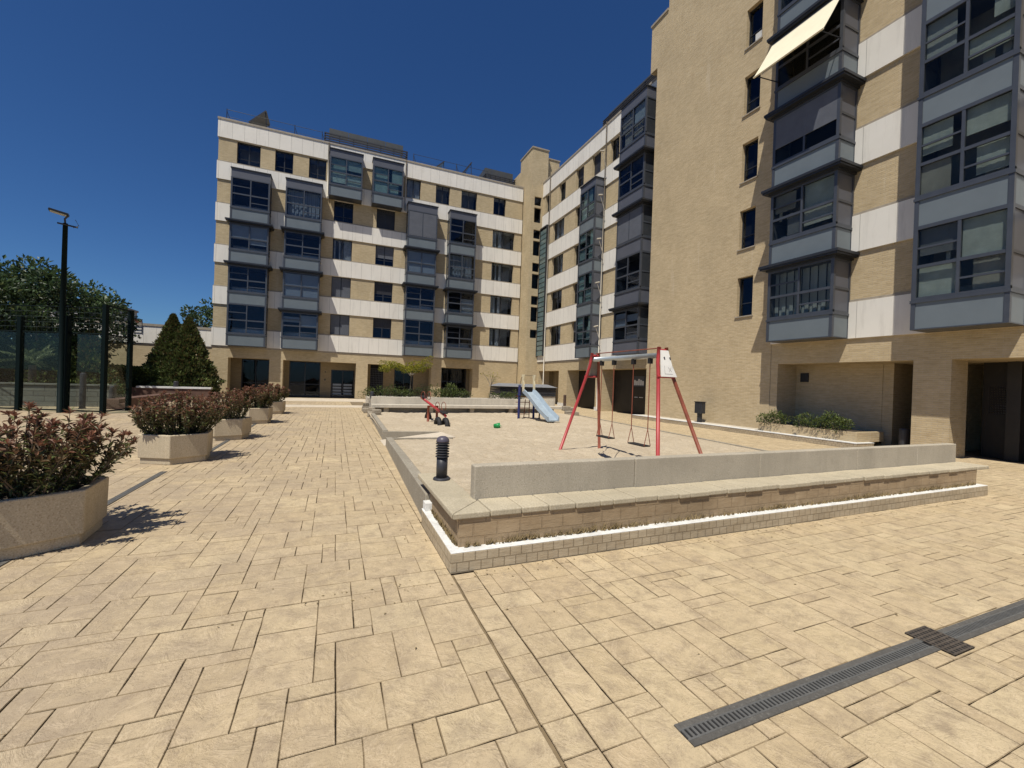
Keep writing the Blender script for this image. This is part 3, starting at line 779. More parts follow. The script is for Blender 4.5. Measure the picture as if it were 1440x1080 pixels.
for k in range(5): FB.box(tr, U0, U1, -.3, .045, ZB[k]+1.23, ZB[k]+1.31)
FB.box(tr, U0, U1, -10, .11, ZB[5]+1.23, ZB[5]+1.36); FB.box(tr, U0, U1, -.3, .03, 3.50, 3.617); tr.build('trim', 'trim', B)
for (a, b), s in zip(wB[4], ['plain', 'full', 'half', 'rail', 'plain']): plain_window(FB, B, a, b, ZB[4]+1.31, ZB[5], s, rb)
for k in range(4):
    for (a, b), s in zip(wB[k], [['half', 'open'], ['half', 'third'], ['rail', 'open'], ['plain', 'curtain']][k]): plain_window(FB, B, a, b, ZB[k]+1.31, ZB[k+1], s, rb)
bay(FB, B, 24.23, 26.15, .85, [(ZB[k], 'pale', False) for k in range(4)], rb, .5, gl='glass_g', panel='panel')
bay(FB, B, 19.35, 21.70, .85, [(ZB[0], 'blind_half', True), (ZB[1], 'plain', False), (ZB[2], 'shutter', True), (ZB[3], 'plain', True), (ZB[4], 'varied', False)], rb, .62, panel='panel_d')
q = MB()
for k in range(4): FB.box(q, 32.55, 33.77, .02, .22, 4.15+2.79*k, 4.15+2.79*k+.05)
n = 26
for k in range(n): zz = 4.2+11.0*k/n; FB.box(q, 32.58, 33.74, .05, .20, zz, zz+11.0/n*.82)
gs = q.build('slatted_screen', 'greenpanel', B)
q = MB(); FB.box(q, 32.5, 32.55, .0, .25, 4.1, 15.3); FB.box(q, 33.77, 33.79, .0, .25, 4.1, 15.3); FB.box(q, 32.5, 33.79, 0, .25, 15.3, 15.4); q.build('screen_frame', 'metal_d', gs)
ps = MB()
for u in (32.28, 24.0+.17): ps = MB(); ps.tube([(16.42, u, .1), (16.42, u, 19.6)], .038, 8); ps.build('downpipe', 'pipe', B, smooth=True)
q = MB()
for u in (23.9,):
    for k in range(5):
        z0 = ZB[k]+1.1; q.tube([(16.1, u, z0+1.0), (15.75, u-.05, z0+.9)], .05, 6); q.tube([(16.3, u, z0), (15.95, u, z0+.85)], .02, 6)
q.build('awning_bracket', 'pipe', B)
q = MB(); FB.box(q, 19.2, 24.0, -1.10, -1.05, 0, 2.82); FB.box(q, 24.7, 28.56, -1.10, -1.05, 0, 2.82); q.build('gate', 'door', B)
q = MB(); FB.box(q, 29.0, 34.3, -1.6, -1.5, 0, 3.3); FB.box(q, 33.62, 34.3, -1.5, -.36, 0, 3.3); q.build('inner_wall', 'brick_shade', B)
q = MB(); FB.box(q, 31.4, 31.95, -1.5, -1.46, 2.1, 2.5); q.build('vent', 'metal_d', B)
q = MB(); FB.box(q, 20.9, 21.9, -1.05, -1.03, 1.75, 2.4); nb = q.build('notice_board', 'metal', B)
q = MB()
for k in range(5): FB.box(q, 20.95+.19*k, 21.10+.19*k, -1.03, -1.022, 1.83, 2.1+.06*(k % 3))
FB.box(q, 21.0, 21.35, -1.05, -1.03, 1.05, 1.09); FB.box(q, 21.5, 21.8, -1.05, -1.03, 1.05, 1.09); q.build('notice_paper', 'paper', nb)
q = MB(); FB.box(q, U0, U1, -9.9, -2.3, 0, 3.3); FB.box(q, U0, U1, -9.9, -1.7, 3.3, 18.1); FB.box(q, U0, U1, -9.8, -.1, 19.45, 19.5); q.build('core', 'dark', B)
q = MB()
for (a, b) in ((33.55, 33.8), (28.56, 29.91), (24.0, 24.7), (18.95, 19.2)): FB.box(q, a+.002, b-.002, -1.0, .05, 0, .22); FB.box(q, a+.003, b-.003, 0, .055, .22, .24)
q.build('base_course', 'white', B)

# ------------------------------------------------------------------ block C + D (blank gable and near facade on the right)
FC = Facade('B', 16.1); VC = 11.64
C = thing('apartment_building', 'near apartment block on the right with a blank brick gable and an open cream awning', 'apartment building', (16.1, 11.64, 0))
wl = MB(); cw = [(4.93+2.92*k, 6.62+2.92*k) for k in range(6)]
z = 0
for (a, b) in cw+[(22.25, 22.25)]:
    FC.box(wl, VC, 18.95, -.3, 0, z, a)
    if b < 22.2: FC.box(wl, VC, 12.55, -.3, 0, a, b); FC.box(wl, 13.30, 18.95, -.3, 0, a, b)
    z = b
FC.box(wl, 18.95, 19.5, -.3, 0, 19.62, 22.25); FC.box(wl, 19.2, 19.5, -8, -.3, 19.62, 22.25); FC.box(wl, 18.6, 18.95, -8, -.3, 0, 22.25)
FC.box(wl, VC, 18.2, -8, -.01, 22.25, 23.6)
wl.build('gable_wall', 'brick_big', C)
q = MB(); FC.box(q, 18.2, 19.55, -8, .06, 22.25, 22.37); FC.box(q, VC, 18.25, -8, .05, 23.6, 23.7); q.build('coping', 'trim', C)
for k, (a, b) in enumerate(cw):
    if k > 5: break
    f = MB(); dd = -.17
    FC.box(f, 12.55, 13.30, dd-.05, dd, a, a+.05); FC.box(f, 12.55, 13.30, dd-.05, dd, b-.05, b); FC.box(f, 12.55, 12.60, dd-.05, dd, a+.05, b-.05); FC.box(f, 13.25, 13.30, dd-.05, dd, a+.05, b-.05)
    FC.box(f, 12.60, 13.25, dd-.045, dd+.005, a+.55, a+.585)
    o = f.build('window', 'frame', C); p = MB(); FC.box(p, 12.60, 13.25, dd-.03, dd-.024, a+.05, b-.05); p.build('pane', 'glass', o)
    p = MB(); FC.box(p, 12.5, 13.35, -.9, -.85, a-.1, b+.1); p.build('room_backing', 'dark', o)
    p = MB(); FC.box(p, 12.50, 13.35, -.2, .05, a-.05, a-.002); p.build('sill', 'trim', o)
    if k == 4: p = MB(); FC.box(p, 12.66, 13.0, dd-.02, dd-.012, a+.22, a+.5); p.build('paper_notice', 'paper', o)
# D: banded part
E0, E1 = -4.0, VC
wl = MB(); FC.box(wl, E0, E1-.002, -.3, -.02, 2.82, 3.62)
FC.box(wl, 6.24, 7.10, -.95, -.02, 0, 2.82)                                      # brick pillar
FC.box(wl, E0, 1.2, -.95, -.02, 0, 2.82)
FC.box(wl, 8.41, E1, -1.45, -1.15, 0, 2.82)                                      # recessed wall behind the planter
FC.box(wl, 8.11, 8.41, -4, -.02-1.15, 0, 2.82)
FC.box(wl, E1-.3, E1-.002, -1.15, -.02, 0, 2.82)
FC.box(wl, 2.0, 8.41, -4.3, -4.0, 0, 2.82)
FC.box(wl, 7.0, 7.35, -4.0, -.95, 0, 2.82)
FC.box(wl, E0, E1, -1.5, -.3, 2.82, 3.3)
FC.box(wl, E0, E1, -4.3, -1.5, 2.82, 3.0)
for k in range(6): FC.box(wl, E0, E1-.002, -.3, -.02, ZB[k]+1.23, ZB[k]+2.92)
wl.build('wall', 'brick_big', C)
cl = MB()
for k in range(6): FC.box(cl, E0, E1-.003, -8, .05, ZB[k], ZB[k]+1.23)
cl.build('cladding', 'clad_big', C)
tr = MB()
for k in range(6): FC.box(tr, E0, E1-.003, -.3, .02, ZB[k]+1.23, ZB[k]+1.31)
tr.build('trim', 'trim', C)
bay(FC, C, 8.87, 11.20, .92, [(ZB[0], 'curtain', True), (ZB[1], 'varied', True), (ZB[2], 'half_shutter', True), (ZB[3], 'plain', True), (ZB[4], 'light', True), (ZB[5], 'plain', False)], rb, gl='glass_d')
bay(FC, C, 4.86, 6.80, .92, [(ZB[k], 'varied', False) for k in range(6)], rb, gl='glass_d')
# awning
q = MB(); a0, a1 = Vector((15.08, 11.28, 15.02)), Vector((15.08, 8.85, 15.02)); b0, b1 = Vector((14.03, 11.22, 13.38)), Vector((14.03, 8.78, 13.38))
nu, nv = 14, 8
def aw(i, j):
    s, t = i/nu, j/nv; p = (a0.lerp(a1, s)).lerp(b0.lerp(b1, s), t); p.z -= .05*math.sin(math.pi*t)*(.6+.4*math.sin(math.pi*s)); return p
for i in range(nu):
    for j in range(nv): q.face([aw(i, j), aw(i+1, j), aw(i+1, j+1), aw(i, j+1)])
awn = q.build('awning', 'awning', C)
md = awn.modifiers.new('thick', 'SOLIDIFY'); md.thickness = .008
q = MB(); q.tube([b0, b1], .03, 8); q.build('front_bar', 'awning', awn)
q = MB(); q.tube([a0, a1], .05, 8); q.build('roller', 'metal_d', awn)
q = MB(); q.tube([b0+Vector((0, -.1, 0)), (15.2, 11.1, 13.5)], .018, 6); q.build('awning_arm', 'metal_d', awn)
q = MB(); q.tube([b1+Vector((0, .1, 0)), (15.2, 8.95, 13.6)], .018, 6); q.build('awning_arm', 'metal_d', awn)
# ground floor door, gates
q = MB(); FC.box(q, 7.45, 7.95, -3.99, -3.9, 0, 2.1); q.build('door', 'door', C)
q = MB(); FC.box(q, 8.16, 8.42, -2.0, -1.5, 1.9, 2.45); q.build('meter_box', 'metal_d', C)
q = MB(); FC.box(q, 10.85, 11.15, -1.15, -1.10, 2.15, 2.5); q.build('vent', 'metal_d', C)
gt = MB(); FC.box(gt, 1.2, 6.24, -1.95, -1.90, 0, 1.28); FC.box(gt, 1.2, 6.24, -1.95, -1.90, 2.1, 2.82)
for (a, b) in ((1.2, 4.55), (5.55-.15, 5.75-.1), (6.1, 6.24)): FC.box(gt, a, b, -1.951, -1.901, 1.28, 2.1)
FC.box(gt, 5.0, 5.1, -1.90, -1.82, 0, 2.82); FC.box(gt, 5.38, 5.66, -1.90, -1.6, 0, 2.82)
for k in range(14): FC.box(gt, 4.55+.06*k, 4.55+.06*k+.03, -1.94, -1.92, 1.28, 2.1); FC.box(gt, 5.66+.05*k*.65, 5.66+.05*k*.65+.02, -1.94, -1.92, 1.28, 2.1)
for k in range(12): FC.box(gt, 4.55, 6.1, -1.945, -1.915, 1.28+.07*k, 1.28+.07*k+.033)
gt.build('gate', 'door', C)
q = MB(); FC.box(q, 1.5, 6.2, -2.6, -2.55, 1.0, 1.6); q.build('gate_light_sheet', 'paper', C)  # pale sheet whose colour stands for light showing through the gate holes
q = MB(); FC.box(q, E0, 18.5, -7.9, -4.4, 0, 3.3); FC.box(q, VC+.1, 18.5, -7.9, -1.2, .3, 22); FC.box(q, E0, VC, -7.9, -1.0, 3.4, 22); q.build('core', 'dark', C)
rf = MB(); FC.box(rf, E0, VC, -8, .1, 22.37, 22.6); rf.build('roof', 'trim', C)
# light course and planter along the foot of the gable
q = MB(); q.box(15.15, 15.42, 8.02, 18.9, 0, .17); q.box(15.42, 16.1, 8.02, 8.3, 0, .17)
bc = thing('low_wall', 'low white-topped plinth along the foot of the blank brick gable', 'plinth', (15.3, 13, 0)); q.build('base', 'tile', bc)
q = MB(); q.box(15.14, 15.43, 8.01, 18.9, .17, .195); q.box(15.43, 16.1, 8.01, 8.31, .17, .195); q.build('cap', 'white', bc)
q = MB(); q.box(15.43, 16.1, 11.65, 18.9, 0, .19); q.build('infill', 'concrete_l', bc)
pl = thing('brick_planter', 'long brick planter in the recess beside the gable, right of the swings', 'planter', (15.5, 9.8, 0))
q = MB(); q.box(15.42, 15.56, 8.15, 11.55, .19, .51); q.box(15.56, 16.9, 8.15, 8.31, .19, .51); q.build('body', 'brick_big', pl)
q = MB(); q.box(15.56, 17.1, 8.31, 11.5, .1, .46); q.build('soil', 'soil', pl)

# ------------------------------------------------------------------ roof equipment
def roof_screen(name, label, F, u0, u1, d, z0, z1, z2, inset):
    t = thing(name, label, 'roof screen', F.P((u0+u1)/2, d, z0))
    q = MB(); n = 10
    for k in range(n):
        zz = z0+(z1-z0)*k/n; F.box(q, u0, u1, d-.08, d, zz+.05, zz+(z1-z0)/n*.72)
        F.box(q, u0, u0+.06, d-2.5, d-.08, zz+.05, zz+(z1-z0)/n*.72); F.box(q, u1-.06, u1, d-2.5, d-.08, zz+.05, zz+(z1-z0)/n*.72)
    q.build('louvres', 'slate', t)
    q = MB()
    for k in range(7): u = u0+.05+(u1-u0-.16)*k/6; F.box(q, u, u+.05, d-.14, d-.085, z0, z1)
    q.build('frame', 'metal_d', t)
    q = MB(); n = 4
    for k in range(n): a = u0+inset+(u1-u0-2*inset)*k/n; F.box(q, a+.01, a+(u1-u0-2*inset)/n-.01, d-.5, d-.46, z1-.15, z2)
    F.box(q, u0+inset, u0+inset+.04, d-2.3, d-.5, z1-.15, z2); F.box(q, u1-inset-.04, u1-inset, d-2.3, d-.5, z1-.15, z2)
    q.build('upper_panel', 'roofscreen', t)
roof_screen('roof_screen', 'large louvred grey equipment screen on the roof above the two top-floor bays', FA, -1.4, 5.2, -2.0, 19.5, 21.42, 22.0, .35)
roof_screen('roof_screen', 'smaller louvred grey equipment screen on the roof beside the stair tower', FA, 12.3, 15.35, -2.0, 19.5, 21.15, 21.85, .1)
roof_screen('roof_screen', 'louvred grey equipment screen on the receding wing roof next to the gable', FB, 19.55, 26.3, -.9, 19.6, 21.15, 21.7, .05)
def solar(label, x0, x1, y, z0, z1):
    t = thing('solar_panel', label, 'solar panel', (x0, y, 19.5), 0, 'solar collectors on the roof')
    q = MB(); d = Vector((x1-x0, 0, z1-z0)); n = Vector((-d.z, 0, d.x)).normalized()*.05
    q.obox(((x0+x1)/2, y+.9, (z0+z1)/2), d*.5, (0, .95, 0), n); q.build('collector', 'solar', t)
    q = MB()
    for yy in (y+.05, y+1.75): q.tube([(x1-.05, yy, z1), (x1+.1, yy, 19.5)], .03, 6); q.tube([(x0, yy, z0), (x1+.1, yy, 19.6)], .03, 6); q.tube([(x0+.1, yy, z0), (x0+.1, yy, 19.5)], .03, 6)
    q.build('stand', 'metal_d', t)
solar('dark tilted solar collector on the roof near its far left corner', -6.55, -5.45, 37.2, 20.55, 21.7)
solar('flat dark solar collector on the roof, midway along', 7.5, 8.4, 37.5, 20.4, 21.25)
solar('dark tilted solar collector on the roof, closest to the stair tower', 10.0, 10.85, 37.2, 20.4, 21.6)
rl = thing('roof_railing', 'thin wire safety railing along the flat roof edge', 'railing', (-7.8, 36, 19.5))
q = MB()
for x in (-7.75, -3.4, -1.5, 5.5, 9.2, 12.1): q = MB(); q.tube([(x, 36.2, 19.5), (x, 36.2, 20.65)], .025, 6); q.tube([(x+.35, 36.2, 19.5), (x, 36.2, 20.5)], .02, 6); q.build('post', 'metal_d', rl)
for a, b in ((-7.75, -1.5), (5.5, 12.1)):
    for zz, rr_ in ((20.6, .015), (20.1, .010)): q = MB(); q.tube([(a, 36.2, zz), (b, 36.2, zz)], rr_, 6); q.build('wire', 'metal_d', rl)

# ------------------------------------------------------------------ front bench wall
bw = thing('bench_wall', 'long front bench wall with stone cap, concrete backrest and white painted plinth edge', 'bench', (1.0, 3.65, 0))
q = MB(); q.box(1.0, 10.85, 3.65, 4.0, -.01, .172); q.box(1.0, 1.4, 4.0, 5.02, -.01, .172); q.build('plinth', 'tile', bw, bevel=.006)
q = MB(); q.prism([(1.002, 3.652), (10.848, 3.652), (10.848, 3.79), (1.115, 3.79), (1.125, 5.05), (1.002, 5.05)], .172, .178)
q.box(1.02, 1.10, 4.92, 5.06, .178, .27); q.build('painted_edge', 'white', bw, bevel=.004)
q = MB(); q.prism([(1.10, 3.768), (10.75, 3.768), (10.75, 4.3), (1.35, 4.3), (1.35, 5.5), (1.10, 5.5)], .15, .44); q.build('brick_body', 'brick_old', bw)
q = MB(); x = 1.40; rc = random.Random(5)
while x < 11.05:
    wd_ = rc.choice((.30, .31, .33, .17)); e = min(x+wd_, 11.12); jy = rc.uniform(-.012, .012)
    q.box(x+.004, e-.004, 3.745+jy, 4.16, .44, .50+rc.uniform(-.004, .004)); x = e
# mitred corner and the left return
q.prism([(1.03, 3.745), (1.396, 3.745), (1.396, 4.13)], .44, .50); q.prism([(1.03, 3.757), (1.388, 4.135), (1.388, 4.30), (1.03, 4.30)], .44, .497)
q.box(1.03, 1.385, 4.306, 5.52, .44, .495); q.build('cap', 'cap', bw, bevel=.012)
q = MB(); xs = [1.36, 3.42, 5.62, 7.92, 9.7, 11.06]
for a, b in zip(xs[:-1], xs[1:]): q.box(a+.004, b-.004, 4.165, 4.30, .40, .842)
q.build('backrest', 'concrete', bw, bevel=.012)
# dry weeds at the foot of the wall
q = MB(); rw = random.Random(9)
for k in range(1500):
    if rw.random() < .16: bx, by = rw.uniform(1.078, 1.098), rw.uniform(3.80, 4.85); 
    else: bx, by = 1.15+9.5*rw.random()**1.0, rw.uniform(3.738, 3.766)
    dens = .5+.5*noise.noise(Vector((bx*1.6, by*2, 0)))
    if rw.random() > dens*1.25: continue
    h = rw.uniform(.02, .06)*(.6+dens); a = rw.uniform(0, 6.28); s_ = rw.uniform(.005, .014)
    tip = Vector((bx+math.cos(a)*h*.6, by+math.sin(a)*h*.5-.01, .186+h)); c_ = Vector((bx, by, .177))
    q.face([c_+Vector((-s_, 0, 0)), c_+Vector((s_, 0, 0)), tip])
    q.face([c_+Vector((0, -s_, 0)), c_+Vector((0, s_, 0)), tip+Vector((.01, 0, -.005))])
o = q.build('dry_weeds', 'dryweed', kind='stuff'); props(o, 'dry weeds along the foot of the front bench wall', 'weeds')

# far bench and raised bed behind it
fb = thing('concrete_bench', 'long pale concrete bench at the far end of the sand pit', 'bench', (1.6, 20.5, 0))
q = MB(); q.box(1.6, 11.65, 20.35, 20.95, .34, .49); q.build('seat', 'concrete_l', fb, bevel=.015)
q = MB(); q.box(1.62, 11.4, 20.97, 21.12, 0, .83); q.build('backrest', 'concrete_l', fb, bevel=.015)
for x in (2.15, 4.25, 6.35, 8.5, 10.8): q = MB(); q.box(x, x+.22, 20.5, 20.9, -.02, .34); q.build('leg', 'concrete', fb)
rbed = thing('raised_bed', 'raised planting bed behind the far concrete bench', 'planter', (6, 23, 0))
q = MB(); q.box(1.62, 11.4, 24.9, 25.05, 0, .70); q.box(1.62, 1.77, 21.12, 24.9, 0, .70); q.box(11.25, 11.4, 21.12, 24.9, 0, .70); q.build('wall', 'concrete_l', rbed, bevel=.01)
q = MB(); q.box(1.77, 11.25, 21.12, 24.9, 0, .64); q.build('soil', 'soil', rbed)

def rubble(label, spots, seed):
    t = thing('stone_pile', label, 'stones', spots[0][:2]+(0,)); rr = random.Random(seed)
    q = MB()
    for (x, y, z, s) in spots:
        q.obox((x, y, z+s*.6), (s*rr.uniform(.9, 1.2), s*rr.uniform(-.25, .25), 0), (s*rr.uniform(-.25, .25), s*rr.uniform(.8, 1.1), 0), (rr.uniform(-.03, .03), 0, s*.62))
    q.build('stones', 'stone', t, bevel=.03); return t
rubble('rough stone blocks at the right end of the far bench', [(11.75, 19.9, 0, .24), (12.2, 20.0, 0, .2), (11.8, 20.3, .28, .2), (12.2, 20.5, .2, .2), (11.6, 19.5, 0, .14)], 1)
rubble('stacked stone blocks at the left end of the far bench', [(1.62, 18.35, 0, .17), (1.64, 18.36, .22, .15), (1.55, 19.4, 0, .17), (1.62, 20.2, 0, .17), (1.6, 20.2, .2, .14), (1.5, 21.6, 0, .18), (1.5, 22.6, 0, .2), (1.5, 22.7, .24, .15)], 2)
vb = thing('ventilation_box', 'dark slate ventilation box with pale pitched lid behind the slide', 'vent box', (12, 26, 0))
q = MB(); q.box(9.9, 14.0, 25.6, 27.4, 0, .85); q.build('base', 'concrete_l', vb)
q = MB()
for k in range(4): q.box(9.9, 14.0, 25.56, 27.4, .86+.15*k, .86+.15*k+.125)
q.build('louvres', 'slate', vb)
q = MB(); q.prism([(9.8, 25.45), (14.1, 25.45), (14.1, 27.5), (9.8, 27.5)], 1.46, 1.66, [(10.2, 26.3), (13.7, 26.3), (13.7, 26.7), (10.2, 26.7)]); q.build('lid', 'slate_top', vb)

# ------------------------------------------------------------------ bollards, bin
def light_bollard(label, loc, h=.60):
    t = thing('bollard_light', label, 'bollard light', loc)
    q = MB(); q.lathe([(.105, 0), (.105, .012), (.098, .025), (.075, .028)], (0, 0, 0), 28); q.build('base', 'bollard', t, world=False, smooth=False)
    q = MB(); q.lathe([(.068, .02), (.068, h*.63)], (0, 0, 0), 28); o = q.build('post', 'bollard', t, world=False, smooth=True)
    q = MB(); prof = []; z = h*.62
    for k in range(6): prof += [(.060, z), (.084, z+.006), (.084, z+.014), (.058, z+.026)]; z += .0315
    q.lathe(prof, (0, 0, 0), 28); q.build('louvre_rings', 'bollard', t, world=False)
    q = MB(); q.lathe([(.080, z-.004), (.080, z+.012), (.074, z+.035), (.060, z+.055), (.036, z+.068), (.004, z+.072)], (0, 0, 0), 28); q.build('dome_cap', 'bollard_top', t, world=False, smooth=True)
    return t
light_bollard('charcoal bollard light with ringed louvres standing on the corner of the front bench wall', (1.25, 5.12, .495), .445)
def short_post(label, loc, h, r, mat='brownpost', grp=None):
    t = thing('bollard', label, 'bollard', loc, 0, grp)
    q = MB(); q.lathe([(r, 0), (r, h*.93), (r*.9, h*.98), (r*.5, h)], (0, 0, 0), 16); q.build('post', mat, t, world=False, smooth=False)
    q = MB(); q.lathe([(r*1.25, 0), (r*1.25, .03), (r*1.0, .04)], (0, 0, 0), 16); q.build('base', mat, t, world=False)
    return t
short_post('brown bollard by the stone blocks right of the slide', (15.9, 27.6, 0), .95, .11)
short_post('brown bollard at the left end of the raised bed', (1.95, 26.6, 0), .95, .09)
short_post('dark bollard against the backrest at the left end of the far bench', (1.7, 21.6, .0), 1.05, .10, 'bollard')
short_post('grey bollard beside the brick pillar under the near block', (16.55, 7.45, 0), .72, .13, 'bollard')
short_post('small dark bollard in front of the dark arcade doors at centre', (6.9, 33.4, 0), .7, .10)
bn = thing('litter_bin', 'dark flat litter bin fixed to the foot of the blank gable', 'litter bin', (15.2, 14.6, 0))
q = MB(); q.box(15.50, 15.76, 14.46, 14.86, .60, 1.12); q.build('body', 'metal_d', bn, bevel=.02)
q = MB(); q.box(15.48, 15.78, 14.44, 14.88, 1.12, 1.15); q.build('lid', 'frame', bn)
q = MB(); q.box(15.58, 15.68, 14.56, 14.76, .18, .60); q.build('leg', 'metal_d', bn)

# ------------------------------------------------------------------ drains
def channel(label, p0, p1, wd, slots, cat='drain'):
    t = thing('drain_channel', label, cat, (p0[0], p0[1], 0))
    d = Vector((p1[0]-p0[0], p1[1]-p0[1], 0)); L_ = d.length; d.normalize(); n = Vector((-d.y, d.x, 0)); a = Vector((p0[0], p0[1], 0))
    q = MB()
    for s_ in (-1, 1): q.obox(a+d*(L_/2)+n*(s_*(wd*.5-.0125))+Vector((0, 0, .000)), d*(L_/2), n*.0165, (0, 0, .0085))
    q.build('edge', 'drain_c', t)
    q = MB(); q.obox(a+d*(L_/2)+Vector((0, 0, -.001)), d*(L_/2), n*(wd*.5-.025), (0, 0, .0042)); q.build('channel_bed', 'black', t)
    q = MB(); pitch_ = .030; m = int(L_/pitch_)
    for k in range(m):
        q.obox(a+d*(pitch_*(k+.5))+Vector((0, 0, .005)), d*(pitch_*.25), n*(wd*.5-.030), (0, 0, .004))
    for s_ in (-1, 1): q.obox(a+d*(L_/2)+n*(s_*(wd*.5-.034))+Vector((0, 0, .0052)), d*(L_/2), n*.005, (0, 0, .0044))
    q.build('grating', slots, t); return t
channel('slotted steel drain channel at the lower right, left part up to the square grate', (1.645, 1.567), (3.86, 1.56), .128, 'galv')
channel('grey drain channel at the lower right running on beyond the square grate', (4.12, 1.558), (8.5, 1.54), .128, 'galv')
channel('narrow blue-grey drain strip along the row of concrete planters', (-2.62, 3.2), (-2.62, 8.85), .085, 'galv')
channel('far narrow drain strip between the third and fourth planters', (-2.45, 10.5), (-2.45, 24.0), .085, 'galv')
gr = thing('drain_grate', 'rusty dark square drain grate across the slotted channel', 'drain grate', (3.99, 1.555, 0))
q = MB(); q.box(3.86, 4.12, 1.42, 1.69, -.012, .0098); q.build('pit', 'black', gr)
q = MB()
for k in range(8): q.box(3.86+.0353*k, 3.86+.0353*k+.013, 1.42, 1.69, .006, .0125)
for k in range(9): q.box(3.859, 4.121, 1.42+.0321*k, 1.42+.0321*k+.013, .007, .0135)
q.build('bars', 'iron', gr)

# ------------------------------------------------------------------ foliage helpers
def leaf(mb, p, d, up, ln, wd, tint, fold=.25):
    d = d.normalized(); s_ = d.cross(up)
    if s_.length < 1e-3: s_ = d.cross(Vector((1, .3, .2)))
    s_.normalize(); n = s_.cross(d)
    a = p; m = p+d*ln*.5; e = p+d*ln+n*(-ln*.12)
    mb.face([a, m-s_*wd*.5+n*wd*fold, e, m+s_*wd*.5+n*wd*fold], tint)

def rvec(r_):
    while True:
        v = Vector((r_.uniform(-1, 1), r_.uniform(-1, 1), r_.uniform(-1, 1)))
        if .05 < v.length < 1: return v.normalized()

def photinia(seed, nst, spread, height, lpl, ls):
    """red-tipped hedge shrub: many upright stems with leaves all along them"""
    r_ = random.Random(seed); st = MB(); lf = MB()
    for k in range(nst):
        a = r_.uniform(0, 6.283); q = math.sqrt(r_.random()); b0_ = Vector((math.cos(a)*q*.42, math.sin(a)*q*.42, 0))
        a2 = a+r_.uniform(-.5, .5); out = q*spread*r_.uniform(.75, 1.12); h = height*(1-.34*q*q)*r_.uniform(.80, 1.06)
        tip = Vector((math.cos(a2)*out, math.sin(a2)*out, h))
        mid = b0_.lerp(tip, .5)+Vector((math.cos(a2)*.10*q, math.sin(a2)*.10*q, -.02))+rvec(r_)*.04
        P = [b0_*(1-t)**2+mid*2*t*(1-t)+tip*t*t for t in (0, .25, .5, .75, 1)]
        st.tube(P, [.009, .008, .006, .004, .002], 4, False)
        for side in range(3):
            t0 = r_.uniform(.25, .7); c_ = b0_*(1-t0)**2+mid*2*t0*(1-t0)+tip*t0*t0
            e = c_+(rvec(r_)*.6+Vector((math.cos(a2)*.4, math.sin(a2)*.4, .9)))*r_.uniform(.10, .20)
            st.tube([c_, e], [.004, .002], 3, False)
            for j in range(int(lpl*.35)):
                t = r_.uniform(.2, 1); p = c_.lerp(e, t); hh = p.z/height
                lf_d = (rvec(r_)+Vector((0, 0, .7))).normalized()
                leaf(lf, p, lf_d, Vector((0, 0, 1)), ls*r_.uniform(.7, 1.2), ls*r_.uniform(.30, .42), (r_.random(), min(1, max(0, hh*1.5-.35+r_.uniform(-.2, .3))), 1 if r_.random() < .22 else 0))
        for j in range(lpl):
            t = .06+.94*r_.random()**1.05; p = b0_*(1-t)**2+mid*2*t*(1-t)+tip*t*t
            tg = (tip-b0_).normalized(); d = (rvec(r_)*1.0+tg*.75).normalized()
            hh = p.z/height
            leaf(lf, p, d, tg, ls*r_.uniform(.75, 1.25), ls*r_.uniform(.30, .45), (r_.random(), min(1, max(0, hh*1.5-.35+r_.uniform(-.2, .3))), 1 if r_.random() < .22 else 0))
        for j in range(6):
            d = (rvec(r_)*.9+Vector((0, 0, .9))).normalized(); leaf(lf, tip-Vector((0, 0, .02)), d, Vector((0, 0, 1)), ls*1.1, ls*.4, (r_.random(), 1.0, 1 if r_.random() < .12 else 0))
    return st, lf

def blob_leaves(lf, centres, per, ls, r_, zc, zr, flat=1.0, upb=.2):
    for (c_, rad) in centres:
        c_ = Vector(c_)
        for j in range(int(per*(rad*rad)/.25)):
            v = rvec(r_); rr = rad*(.55+.5*r_.random()); p = c_+Vector((v.x*rr, v.y*rr, v.z*rr*flat))
            d = (v+rvec(r_)*.9+Vector((0, 0, upb))).normalized()
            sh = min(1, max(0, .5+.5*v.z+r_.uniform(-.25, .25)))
            leaf(lf, p, d, rvec(r_), ls*r_.uniform(.7, 1.3), ls*r_.uniform(.35, .6), (r_.random(), sh, 1 if r_.random() < .12 else 0))

# ------------------------------------------------------------------ concrete planters with red-tipped shrubs
def hexa(r_, a0): return [(r_*math.cos(R(a0+60*k)), r_*math.sin(R(a0+60*k))) for k in range(6)]
pt = thing('concrete_planter', 'hexagonal exposed-aggregate planter nearest the camera at the left edge', 'planter', (0, 0, 0), 0, 'row of hexagonal concrete planters')
h0 = hexa(.60, 0); hi = hexa(.515, 0)
q = MB(); i = 0
q.prism(hexa(.565, 0), 0, .11); q.build('plinth', 'planter', pt, world=False, bevel=.008)
q = MB(); n = 6
q.v = [(x, y, .11) for x, y in h0]+[(x*1.015, y*1.015, .54) for x, y in h0]+[(x, y, .54) for x, y in hi]+[(x, y, .44) for x, y in hi]
for k in range(6):
    m = (k+1) % 6
    q.f += [(k, m, 6+m, 6+k), (6+k, 6+m, 12+m, 12+k), (12+k, 12+m, 18+m, 18+k)]
q.f += [(5, 4, 3, 2, 1, 0), (18, 19, 20, 21, 22, 23)]; q.c = [(.5,)*3]*len(q.f)
q.build('body', 'planter', pt, world=False, bevel=.014)
q = MB(); q.prism(hexa(.512, 0), .40, .475); q.build('soil', 'soil', pt, world=False)
PL = [(-2.74, 5.60, -85), (-2.77, 10.02, -85), (-2.62, 13.1, -100), (-2.58, 17.1, -95), (-2.55, 21.1, -95)]
